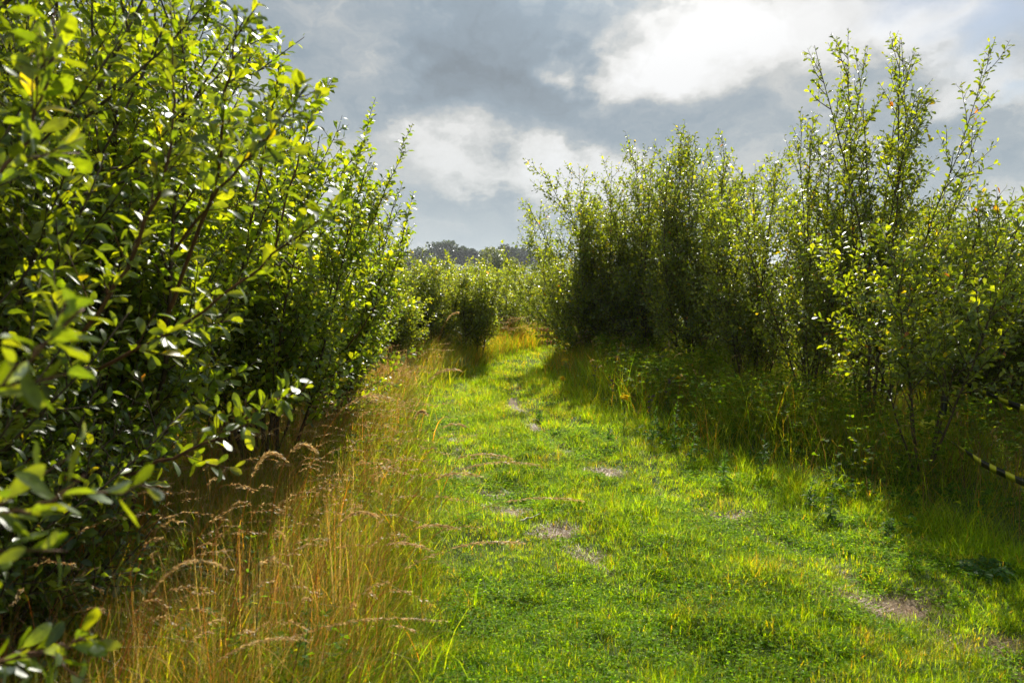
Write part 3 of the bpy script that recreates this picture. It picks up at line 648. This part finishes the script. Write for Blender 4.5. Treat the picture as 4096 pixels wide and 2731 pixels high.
# dew
def dew(n, label):
    x, y = region(n, -2.6, 4, 2.2, 9, lambda x, y: (x < xr(y)+.4)); n = len(x)
    z = gz(x, y) + np.where(x < xl(y), RNG.uniform(.12, .5, n), RNG.uniform(.03, .075, n)); r = RNG.uniform(.0006, .0015, n)*(1+.06*y)
    o8 = np.array([(1,0,0),(-1,0,0),(0,1,0),(0,-1,0),(0,0,1),(0,0,-1)]); f8 = np.array([0,2,4, 2,1,4, 1,3,4, 3,0,4, 2,0,5, 1,2,5, 3,1,5, 0,3,5])
    V = (np.stack([x, y, z], 1)[:, None, :] + o8[None]*r[:, None, None]).reshape(-1, 3)
    m, nt, out = new_mat('dew_drop'); g = nt.nodes.new('ShaderNodeBsdfGlossy'); g.inputs['Roughness'].default_value = .25; nt.links.new(g.outputs[0], out.inputs[0])
    o = mesh_obj('dew_drops', V, ((np.arange(n)*6)[:, None]+f8[None]).ravel(), np.full(n*8, 3), m, smooth=True); tag(o, label, 'dew', kind='stuff')
dew(16000, 'dew drops glinting on the grass of the track and the left verge')
# dead grass scraps on the bare earth
x, y = region(170000, -1, 3.5, 2.3, 9, lambda x, y: inpath(x, y) & (bare(x, y) > .20)); n = len(x)
o = build_blades('dead_grass_scraps', x, y, RNG.uniform(.015, .05, n), np.full(n, .0022)+.0002*y, gcol(n, [(.36,.27,.16), (.26,.17,.10), (.17,.11,.06), (.50,.40,.26)], [3, 3, 2, 1.5]), lean=(1.2, 2.6), curl=(-.3, .3), seg=2, mat=M_DRY)
tag(o, 'scraps of bleached dead grass lying on the bare earth', 'dead grass', kind='stuff')

# ------------------------------------------------------------------ arching grass stems with seed heads
M_SEED = leaf_mat('seed_head', trans=(1.4, 1.2, .9), tfac=.45, rough=.55, gloss=.10, spec=0)
def seed_stem(label, base, tip, arch, seed, plume=.38, size=1.0, dense=1.0, group='arching seed heads along the left verge'):
    rs = np.random.default_rng(seed); b = np.array([base[0], base[1], float(gz(base[0], base[1]))]); t = np.array(tip, dtype=float)
    root = empty('seed_grass_stem', b); tag(root, label, 'grass stem', group)
    ctrl = b*.35 + t*.65; ctrl[:2] = b[:2]*.72+t[:2]*.28; ctrl[2] = max(b[2], t[2]) + arch
    u = np.linspace(0, 1, 19)[:, None]; pts = b*(1-u)**2 + 2*ctrl*u*(1-u) + t*u*u
    V, f, s = tubes([(pts, np.linspace(.0014, .0006, 19)*size)], 4); n = len(s)
    mesh_obj('stem', V, f, s, M_DRY, parent=root, attrs={'col': ('FACE', 'FLOAT_COLOR', rgba(np.tile([(.38,.22,.08)], (n, 1))))}, smooth=True)
    m = int(190*dense*plume/.38); tt = 1-plume*(rs.random(m)**1.1); P = []; A = []
    for v in tt:
        p, d = along(pts, v); w = math.sin(min(1, (1-v)/plume*1.0+.12)*math.pi)**.6
        o_ = rs.normal(size=3); o_ /= np.linalg.norm(o_); P.append(p + o_*rs.random()*.0055*w*size + d*rs.normal(0, .01)); A.append(d*1.0 + o_*.35 + np.array([0, 0, -.25]))
    P = np.array(P); A = np.array(A); Ls = rs.uniform(.011, .020, m)*size
    c = np.array([(.56,.42,.20), (.46,.32,.13), (.66,.54,.30)])[rs.integers(0, 3, m)]*rs.uniform(.8, 1.2, (m, 1))
    leaves_mesh('seed_head', P, A, rs.normal(size=(m, 3)), Ls, Ls*.19, c, 2, M_SEED, root)
    return root
heads = [  # base px/depth, tip px/depth, arch, label
    ((1500, 3.9), (1840, 1480, 4.2), .12, 'tall tan seed head arching furthest up beside the lower leaves of the left hedge'),
    ((900, 2.9), (1130, 1830, 3.0), .16, 'drooping tan seed head hanging left of the others in front of the hedge'),
    ((1020, 3.0), (1260, 1800, 3.1), .18, 'drooping seed head hanging beside its twin under the hedge leaves'),
    ((1100, 3.2), (1560, 1590, 3.4), .14, 'long seed head reaching right from under the yellow leaves of the hedge'),
    ((1500, 3.8), (2040, 1830, 3.9), .16, 'straw seed head pointing right over the middle of the mown track'),
    ((1480, 3.6), (1910, 1900, 3.7), .12, 'straw seed head just below the one over the middle of the track'),
    ((1520, 3.6), (2330, 2000, 3.8), .14, 'seed head reaching furthest right over the mown track'),
    ((1350, 3.4), (2160, 1860, 3.8), .20, 'thin seed head above the one reaching furthest right'),
    ((1400, 3.3), (1820, 2110, 3.4), .12, 'pale seed head arching low beside the bare earth patch'),
    ((1300, 3.2), (1700, 2190, 3.2), .12, 'pale seed head arching low left of the bare earth patch'),
    ((1380, 3.1), (2080, 2170, 3.2), .08, 'straight pale stem lying out over the track below the twig'),
    ((600, 2.2), (1750, 2480, 2.3), .10, 'thick brown seed head in the lower foreground, pointing right'),
    ((500, 2.0), (1230, 2560, 2.1), .10, 'thick brown seed head crossing the lower foreground'),
    ((200, 1.7), (1180, 2760, 1.85), .14, 'large blurred seed head at the bottom edge'),
    ((300, 1.9), (900, 2270, 2.1), .20, 'long bent seed head in front of the dark hedge foot'),
    ((1200, 3.0), (1500, 2060, 3.0), .10, 'brown seed head standing among the orange stalks'),
    ((1650, 5.2), (1850, 1700, 5.3), .10, 'small seed head where the verge narrows'),
    ((1600, 4.6), (1700, 1650, 4.6), .10, 'small upright seed head against the bright track'),
    ((1720, 8.6), (1830, 1250, 8.8), .02, 'tall upright straw seed head in front of the shrubs at the bend')]
for i, ((bx, bd), (tx, ty, td), ar, lab) in enumerate(heads):
    b = at(bx, 2000, bd); seed_stem(lab, (b.x, b.y), at(tx, ty, td), ar, 500+i, size=(.72 if bd < 2.5 else 1.0)+.08*max(0, bd-3), plume=.30 if td > 3 else .42)
# many thinner seed stalks, beyond counting
def seed_mass(name, n, f, x0, x1, y0, y1, label, hr=(.4, .75), lean=.45, away=(1, .1)):
    x, y = region(n*4, x0, x1, y0, y1, f); x, y = x[:n], y[:n]; lines = []; P = []; A = []
    for a, b in zip(x, y):
        h = RNG.uniform(*hr); z = float(gz(a, b)); dx = RNG.normal(lean*away[0], .25)*h; dy = RNG.normal(lean*away[1], .3)*h
        u = np.linspace(0, 1, 8)[:, None]; p0 = np.array([a, b, z]); p2 = p0 + [dx, dy, h*RNG.uniform(.75, 1)]; p1 = p0 + [dx*.25, dy*.25, h*1.02]
        pts = p0*(1-u)**2+2*p1*u*(1-u)+p2*u*u; lines.append((pts, np.linspace(.0011, .0005, 8)*(1+.06*b)))
        m = 34; v = 1-.3*RNG.random(m)
        for q_ in v:
            p, d = along(pts, q_); o_ = RNG.normal(size=3); P.append(p+o_*.002); A.append(d+o_*.2+np.array([0, 0, -.15]))
    V, F_, S = tubes(lines, 3); P = np.array(P); A = np.array(A); m = len(P); Ls = RNG.uniform(.008, .014, m)
    o = mesh_obj(name, V, F_, S, M_DRY, attrs={'col': ('FACE', 'FLOAT_COLOR', rgba(np.tile([(.36,.19,.07)], (len(S), 1))))})
    tag(o, label, 'dry grass', kind='stuff')
    c = np.array([(.52,.38,.18), (.42,.27,.11), (.62,.50,.28)])[RNG.integers(0, 3, m)]
    h_ = leaves_mesh('seed_heads', P, A, RNG.normal(size=(m, 3)), Ls, Ls*.26*(1+.05*P[:, 1]), c, 2, M_SEED, o)
seed_mass('dry_grass', 650, lambda x, y: (x < xl(y)-.08), -2.6, -.3, 2.2, 9, 'fine seeding grass stalks mixed through the left verge')
seed_mass('dry_grass', 45, lambda x, y: np.hypot(x+.15, y-14.2) < .5, -.9, .8, 13.4, 15, 'tuft of tan seeding grass leaning right at the bend', hr=(.4, .7), lean=.8)
seed_mass('dry_grass', 110, lambda x, y: (x > xr(y)+.25) & (x < xr(y)+2.4), .5, 5, 4.2, 12, 'fine seeding stalks among the weeds right of the track', lean=.1)

# ------------------------------------------------------------------ single plants, twig, tape, barrier
M_WEED = leaf_mat('weed_leaf', trans=(2.6, 2.5, .8), tfac=.55, rough=.5, gloss=.12, spec=0)
def mcol(name, c, rough=.6, spec=.3): return plain_mat(name, tuple(v*.75 for v in c), tuple(min(1, v*1.15) for v in c), 40, rough, .15, spec=spec)
M_YEL = leaf_mat('yellow_petal', trans=(1.1, 1.1, .6), tfac=.5, rough=.6, gloss=.05, spec=0); M_PUR = mcol('thistle_purple', (.16, .10, .12)); M_WST = mcol('weed_stem', (.10, .12, .03))
M_MAUVE = mcol('mauve_petal', (.5, .32, .55))
def weed(name, label, cat, px, py_tip, d, seed, kind='leafy', n_leaf=46, leaf=.05, group=None, h=None, lean=.05, col=(.09, .18, .02)):
    rs = np.random.default_rng(seed); top = at(px, py_tip, d); gb = float(gz(top.x, top.y)); hh = max(.12, top.z-gb)
    b = np.array([top.x-lean*hh, top.y, gb]); root = empty(name, b); tag(root, label, cat, group)
    pts = grow(rs, b, (lean, 0, 1), hh, .05, .04, 8); lines = [(pts, np.linspace(.0035, .0012, 9))]; heads_ = []
    if kind in ('ragwort', 'thistle'):
        for k in range(9 if kind == 'ragwort' else 6):
            p, dd = along(pts, rs.uniform(.55, .98)); a = rs.random()*6.28; e = np.array([math.cos(a)*.6, math.sin(a)*.6, 1.0])
            br = grow(rs, p, e, hh*rs.uniform(.12, .28), .25, .05, 3)
            if kind == 'ragwort': br[-1, 2] = pts[-1, 2] + rs.normal(0, .012)
            lines.append((br, np.full(4, .0012))); heads_.append(br[-1])
        heads_.append(pts[-1])
    V, f, s = tubes(lines, 5); mesh_obj('stem', V, f, s, M_WST, parent=root, smooth=True)
    t = rs.uniform(.06, .97, n_leaf); P = []; A = []; N_ = []; S_ = []
    for v in t:
        p, dd = along(pts, v); a = rs.random()*6.28; o_ = np.array([math.cos(a), math.sin(a), 0]); up = rs.uniform(.2, 1.1)
        P.append(p); A.append(o_ + np.array([0, 0, up])); N_.append(np.array([0, 0, 1.0]) - o_*up + rs.normal(0, .3, 3)); S_.append(leaf*(1.15-.75*v)*rs.uniform(.7, 1.2))
    S_ = np.array(S_); c = np.array([col])*rs.uniform(.7, 1.35, (n_leaf, 1))
    leaves_mesh('leaves', np.array(P), np.array(A), np.array(N_), S_, S_*.26, c, 1, M_WEED, root, droop=.5)
    for hp in heads_:
        if kind == 'ragwort':
            LP = []; LA = []
            for q_ in range(5):
                cpt = hp + rs.normal(0, .014, 3)*[1, 1, .4]
                for w in range(9):
                    a = w*.698; LP.append(cpt); LA.append((math.cos(a), math.sin(a), .12))
            m = len(LP); leaves_mesh('flower_head', np.array(LP), np.array(LA), np.tile([0, 0, 1.], (m, 1)), np.full(m, .014), np.full(m, .008), np.tile([(.80, .60, .005)], (m, 1)), 2, M_YEL, root)
        else:
            m = 34; dr = rs.normal(size=(m, 3)); dr[:, 2] = np.abs(dr[:, 2])+.2
            mesh_ = leaves_mesh('flower_head', np.tile(hp, (m, 1)), dr, rs.normal(size=(m, 3)), np.full(m, .016), np.full(m, .005), np.tile([(.16, .1, .12)], (m, 1)), 2, M_PUR, root)
    return root
RG = 'yellow ragwort in the right verge'
for px, py, d, lab in [(2505, 1590, 7.4, 'ragwort with a flat bright yellow flower head, nearest to the track'), (2265, 1440, 10.6, 'yellow ragwort beside the bend under the shaded shrub'),
                       (2253, 1512, 9.8, 'small yellow ragwort low at the corner of the right verge'), (2712, 1508, 8.2, 'ragwort glimpsed in the shade under the right-hand shrubs')]:
    weed('ragwort', lab, 'wildflower', px, py, d, px, 'ragwort', 30, .045, RG)
TH = 'faded thistles in the right verge'
for px, py, d, lab in [(2455, 1525, 8.3, 'faded thistle with dull purple heads behind the bright ragwort'), (2650, 1432, 8.3, 'tallest faded thistle against the dark shrubs'),
                       (2672, 1535, 7.8, 'faded thistle between the tallest one and the leafy weeds'), (2385, 1480, 9.2, 'small faded thistle near the corner of the verge'), (2605, 1600, 7.2, 'short thistle beside the bright green leafy weed')]:
    weed('thistle', lab, 'wildflower', px, py, d, px, 'thistle', 34, .05, TH, col=(.05, .10, .025))
WG = 'upright leafy weeds in the right verge'
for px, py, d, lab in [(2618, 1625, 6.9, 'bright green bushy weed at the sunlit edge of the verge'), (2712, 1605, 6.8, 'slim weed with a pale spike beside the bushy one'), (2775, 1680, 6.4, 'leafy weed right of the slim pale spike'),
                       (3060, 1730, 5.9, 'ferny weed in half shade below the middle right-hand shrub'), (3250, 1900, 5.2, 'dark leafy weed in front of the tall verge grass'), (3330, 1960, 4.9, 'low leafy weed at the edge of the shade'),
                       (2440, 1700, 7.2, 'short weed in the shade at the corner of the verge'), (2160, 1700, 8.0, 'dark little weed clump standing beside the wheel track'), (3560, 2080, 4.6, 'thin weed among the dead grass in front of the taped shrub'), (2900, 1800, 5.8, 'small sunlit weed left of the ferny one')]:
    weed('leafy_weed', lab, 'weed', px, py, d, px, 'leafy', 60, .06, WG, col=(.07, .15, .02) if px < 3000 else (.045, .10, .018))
LG = 'leafy sprigs in the left verge'
for px, py, d, lab in [(1090, 2170, 2.6, 'sprig of yellow-green leaves in the orange grass'), (1270, 2420, 2.5, 'sprig with round dark leaves in the lower foreground'), (1190, 2480, 2.4, 'sprig with one large dark leaf beside its pale neighbour'), (1060, 1990, 2.9, 'slim sprig below the hedge leaves')]:
    weed('leafy_sprig', lab, 'weed', px, py, d, px, 'leafy', 14, .05, LG, lean=.15)
# grey green rosette and white flowers
def fern(label, px, py, d, seed):
    rs = np.random.default_rng(seed); p = at(px, py, d); root = empty('fern', (p.x, p.y, float(gz(p.x, p.y)))); tag(root, label, 'fern')
    b = np.array(root.location)
    for k in range(8):
        a = k*.785+rs.random()*.5; fr = grow(rs, b, (math.cos(a), math.sin(a), 1.9), .22*rs.uniform(.7, 1.1), -.28, .02, 8)
        P = []; A = []; S_ = []
        for t in np.linspace(.15, .98, 22):
            q_, dd = along(fr, t); sdir = np.cross(dd, [0, 0, 1]); sdir /= np.linalg.norm(sdir)
            for sg in (-1, 1): P.append(q_); A.append(sdir*sg+dd*.5); S_.append(.042*math.sin(t*2.6)+.008)
        S_ = np.array(S_); leaves_mesh('frond', np.array(P), np.array(A), np.tile([0, 0, 1.], (len(P), 1)), S_, S_*.28, np.tile([(.05, .12, .02)], (len(P), 1))*rs.uniform(.8, 1.2, (len(P), 1)), 1, M_WEED, root)
fern('green fern in the deep shade at the lower right', 3940, 2330, 4.05, 5)

def twig_on_ground():
    a, b = at(2075, 2093, 4.94), at(2160, 2062, 5.12); rs = np.random.default_rng(4)
    p = np.linspace(0, 1, 9)[:, None]; pts = np.array(a)*(1-p)+np.array(b)*p; pts[:, 2] = gz(pts[:, 0], pts[:, 1])+.022; pts += rs.normal(0, .0025, pts.shape)
    br = np.array([pts[5], pts[5]+[.03, .02, .012], pts[5]+[.05, .05, .01]])
    V, f, s = tubes([(pts, np.array([.0045, .007, .006, .0065, .0055, .006, .0045, .004, .003])), (br, np.array([.003, .002, .0012]))], 7)
    o = mesh_obj('fallen_twig', V, f, s, plain_mat('weathered_twig', (.10, .08, .06), (.42, .38, .34), 45, .6), smooth=True, origin=tuple(pts[0]))
    tag(o, 'grey fallen twig lying across a bare earth patch on the track', 'twig')
twig_on_ground()

M_TY = plain_mat('tape_yellow', (.62, .60, .03), (.74, .70, .05), 12, .32, 0, spec=.6); M_TB = plain_mat('tape_black', (.008, .008, .01), (.02, .02, .024), 12, .28, 0, spec=.6)
def tape(label, pts, width, seed, stripe=.10, twist=1.0, knot=None):
    pts = np.array([list(p) for p in pts]); rs = np.random.default_rng(seed); k = len(pts); n = 72
    u = np.linspace(0, k-1, n); c = np.stack([np.interp(u, range(k), pts[:, j]) for j in range(3)], 1)
    L = np.concatenate([[0], np.cumsum(np.linalg.norm(np.diff(c, axis=0), axis=1))]); s = L/L[-1]
    c[:, 2] -= .05*4*s*(1-s)
    d = np.gradient(c, axis=0); d /= np.linalg.norm(d, axis=1, keepdims=True)
    up = np.array([0, 0, 1.]); sd_ = np.cross(d, up); sd_ /= np.linalg.norm(sd_, axis=1, keepdims=True); up2 = np.cross(sd_, d)
    a = twist*(.5*np.sin(L*2.1+seed)+.25*np.sin(L*7)) ; wv = width*(1-.25*np.exp(-L/.15))
    w = (up2*np.cos(a)[:, None]+sd_*np.sin(a)[:, None])*(wv/2)[:, None]; nn = (np.cross(w, d)); nn /= np.linalg.norm(nn, axis=1, keepdims=True)
    rows = np.stack([c-w, c+nn*.0012, c+w, c-nn*.0006], 1); V = rows.reshape(-1, 3); i = np.arange(n*4).reshape(n, 4); j = np.roll(i, -1, axis=1)
    q_ = np.stack([i[:-1], j[:-1], j[1:], i[1:]], -1).reshape(-1, 4)
    mi = np.repeat((np.floor(L[:-1]/stripe).astype(int) % 2), 4)
    root = empty('barrier_tape', tuple(pts[0])); tag(root, label, 'barrier tape', 'striped tape tied to the small shrub')
    mesh_obj('ribbon', V, q_.ravel(), np.full(len(q_), 4), [M_TB, M_TY], parent=root, matidx=mi)
    if knot is not None:   # wraps round the stem and a loose end
        kc = np.array(knot); th = np.linspace(0, 4*math.pi, 40); rr = .026
        cc = np.stack([kc[0]+rr*np.cos(th), kc[1]+rr*np.sin(th), kc[2]+.05*th/12.6+.01*np.sin(th*3)], 1)
        V = np.concatenate([cc, cc+[0, 0, .022]]); m = len(cc); q2 = np.array([[x_, x_+1, x_+1+m, x_+m] for x_ in range(m-1)])
        mesh_obj('knot', V, q2.ravel(), np.full(len(q2), 4), [M_TB, M_TY], parent=root, matidx=[1 if (x_//7) % 3 else 0 for x_ in range(m-1)])
        tl = kc + [-.03, -.03, .05]; e = [tl, tl+[-.055, -.02, .035], tl+[-.075, -.02, -.012], tl+[-.02, -.01, -.045]]
        e2 = [v+np.array([0, .004, 0]) for v in e]
        mesh_obj('loose_end', np.array(e+e2), [0,1,2,3, 7,6,5,4, 0,4,5,1, 1,5,6,2, 2,6,7,3], [4]*5, [M_TY], parent=root)
    return root
tape('lower yellow and black striped tape running from the stem down to the right edge', [at(3745, 1710, 5.58), at(3800, 1750, 5.4), at(3930, 1825, 4.95), at(4096, 1895, 4.5), at(4700, 2150, 3.6)], .048, 1, knot=at(3722, 1715, 5.6))
tape('upper yellow and black striped tape stretching to the right edge', [at(3835, 1520, 5.6), at(3960, 1562, 5.4), at(4096, 1605, 5.1), at(4600, 1760, 4.3)], .042, 2)
tape('short hanging end of striped tape beside the taped stem', [at(3782, 1575, 5.5), at(3775, 1625, 5.5), at(3762, 1670, 5.5)], .05, 3, twist=.3)

def barrier():
    p = at(2190, 1400, 15.6); z = float(gz(p.x, p.y)); root = empty('site_barrier', (p.x, p.y, z)); tag(root, 'small orange barrier with pale posts beyond the bend', 'barrier')
    mo = plain_mat('orange_plastic', (.55, .16, .05), (.68, .24, .09), 6, .5, 0); mw = plain_mat('pale_post', (.5, .4, .36), (.62, .52, .48), 6, .6, 0)
    def box(name, c, s, m):
        g0 = np.array([p.x, p.y, z]); c = g0 + (c-g0)*.45; s = np.array(s)*.45
        v = np.array([(a, b, d) for a in (-.5, .5) for b in (-.5, .5) for d in (-.5, .5)])*s + c
        mesh_obj(name, v, [0,1,3,2, 4,6,7,5, 0,4,5,1, 2,3,7,6, 0,2,6,4, 1,5,7,3], [4]*6, m, parent=root)
    zt = z; hb = .62
    z0 = z
    for dx in (-.42, .0, .42): box('post', np.array([p.x+dx, p.y, z0+.45]), np.array([.07, .06, .9]), mw if dx else mo)
    for dz in (.25, .52, .8): box('rail', np.array([p.x, p.y-.045, z0+dz]), np.array([1.0, .03, .16]), mo)
barrier()

# ------------------------------------------------------------------ far trees
def tree(label, px, d, top_py, width_px, seed, col, kind='dark', clump=.55, n=2600, cat='tree', group='trees on the far ridge', blocks=None):
    rs = np.random.default_rng(seed); p = at(px, HY, d); gb = float(gz(p.x, p.y)); top = at(px, top_py, d).z; H = top-gb; Rw = width_px/F*d/2
    root = empty('ridge_tree' if kind == 'dark' else 'field_tree', (p.x, p.y, gb)); tag(root, label, cat, group)
    base = np.array([p.x, p.y, gb-.3]); lines = []
    tr_ = grow(rs, base, (0, 0, 1), H*.55, .02, .05, 6); lines.append((tr_, np.linspace(.05*H, .02*H, 7)))
    lobes = []
    for k in range(11):
        a = rs.random()*6.28; rr = Rw*rs.uniform(.1, .68); zc = gb + H*rs.uniform(.32, .84); s_ = 1-((zc-gb)/H-.45)**2*1.4
        c = np.array([p.x+math.cos(a)*rr*s_, p.y+math.sin(a)*rr*s_*.8, zc]); lobes.append((c, Rw*rs.uniform(.26, .46)))
        q_, _ = along(tr_, rs.uniform(.4, .95)); mid_ = (q_+c)/2+rs.normal(0, .1*Rw/3, 3); lines.append((np.array([q_, mid_, c]), np.array([.016, .010, .005])*H))
    lobes.append((np.array([p.x, p.y, top-Rw*.38]), Rw*.38))
    V, f, s = tubes(lines, 6); mesh_obj('trunk', V, f, s, M_TRUNK, parent=root, smooth=True)
    P = []; 
    for c, r in lobes:
        m = int(n/len(lobes)); v = rs.normal(size=(m, 3)); v /= np.linalg.norm(v, axis=1, keepdims=True); rad = r*(.55+.5*rs.random((m, 1))**.5)
        P.append(c + v*rad*np.array([1, 1, .85]))
    P = np.concatenate(P); P = P[P[:, 2] > gb+H*.12]; m = len(P); A = rs.normal(size=(m, 3)); Nn = rs.normal(size=(m, 3)); Nn[:, 2] += .8
    S_ = clump*rs.uniform(.5, 1.2, m); cc = np.array(col)[rs.integers(0, len(col), m)]*rs.uniform(.75, 1.3, (m, 1))
    leaves_mesh('crown', P, A, Nn, S_, S_*.8, cc, 2, M_FAR, root)
DK = [(.022,.04,.012), (.03,.052,.014), (.045,.07,.018)]; LT = [(.17,.20,.07), (.21,.24,.09), (.25,.26,.11)]; OL = [(.10,.12,.04), (.13,.15,.05), (.17,.16,.07)]
ridge = [(1480, 1030, 130, 'leftmost low dark tree on the far ridge'), (1570, 1030, 150, 'low dark tree on the ridge behind the arching shoots'), (1660, 1008, 140, 'flat-topped dark tree left of the largest ridge tree'),
         (1700, 1026, 90, 'narrow dark tree beside the largest ridge tree'), (1785, 962, 180, 'largest rounded dark tree on the far ridge'), (1845, 990, 100, 'rounded dark tree right of the largest ridge tree'), (1890, 998, 90, 'small square dark tree left of the sunlit one'),
         (1950, 1000, 100, 'dark tree behind the sunlit tree'), (2020, 980, 130, 'domed dark tree right of the sunlit one'), (2090, 994, 110, 'dark ridge tree where the shaded clump begins'), (2180, 1008, 120, 'dark ridge tree behind the spires of the bend shrub'),
         (1620, 1035, 140, 'low dark tree in the hedge below the ridge'), (1740, 1040, 130, 'low dark tree in the hedge below the largest ridge tree')]
for i, (px, ty, w, lab) in enumerate(ridge):
    tree(lab, px, 395 if i < 11 else 350, ty, w, 700+i, DK, clump=1.3, n=2600)
GF = 'trees in the valley'
tree('big sunlit pale green tree standing in front of the dark ridge', 1960, 118, 983, 235, 721, LT, 'light', .36, 9000, group=GF)
tree('smaller pale tree right of the big sunlit one', 2050, 112, 1030, 120, 722, LT, 'light', .36, 4500, group=GF)
tree('olive green tree in front of the big sunlit one', 2010, 82, 1085, 190, 723, OL, 'light', .28, 7000, group=GF)
tree('dull olive tree beside the edge of the shaded clump', 2120, 76, 1110, 180, 724, OL, 'light', .28, 6000, group=GF)
tree('dark tree in the valley left of the big sunlit one', 1820, 130, 1075, 220, 725, DK, 'light', .45, 5000, group=GF)
tree('dark tree in the valley behind the young shrub spires', 1640, 130, 1075, 260, 726, DK, 'light', .45, 5000, group=GF)
tree('dark tree on the skyline at the right edge above the fields', 4080, 330, 985, 90, 727, DK, clump=1.2, n=1600)
tree('second dark skyline tree at the right edge, cut by the frame', 4170, 340, 990, 110, 728, DK, clump=1.2, n=1600)

# ------------------------------------------------------------------ the air between here and the ridge
def haze():
    x0, x1, y0, y1, z0, z1 = -3100, 3100, -100, 4100, float(Z.min())-1, max(18.0, float(Z.max())+1)
    v = np.array([(a, b, c) for a in (x0, x1) for b in (y0, y1) for c in (z0, z1)])
    m, nt, out = new_mat('haze_air'); pv = nt.nodes.new('ShaderNodeVolumePrincipled'); pv.inputs['Color'].default_value = (.88, .93, 1, 1)
    pv.inputs['Density'].default_value = HAZE; pv.inputs['Anisotropy'].default_value = .3; nt.links.new(pv.outputs[0], out.inputs['Volume'])
    o = mesh_obj('haze', v, [0,1,3,2, 4,6,7,5, 0,4,5,1, 2,3,7,6, 0,2,6,4, 1,5,7,3], [4]*6, m); tag(o, 'thin bluish haze over the far fields and ridge', 'haze', kind='stuff')
HAZE = .00022
haze()
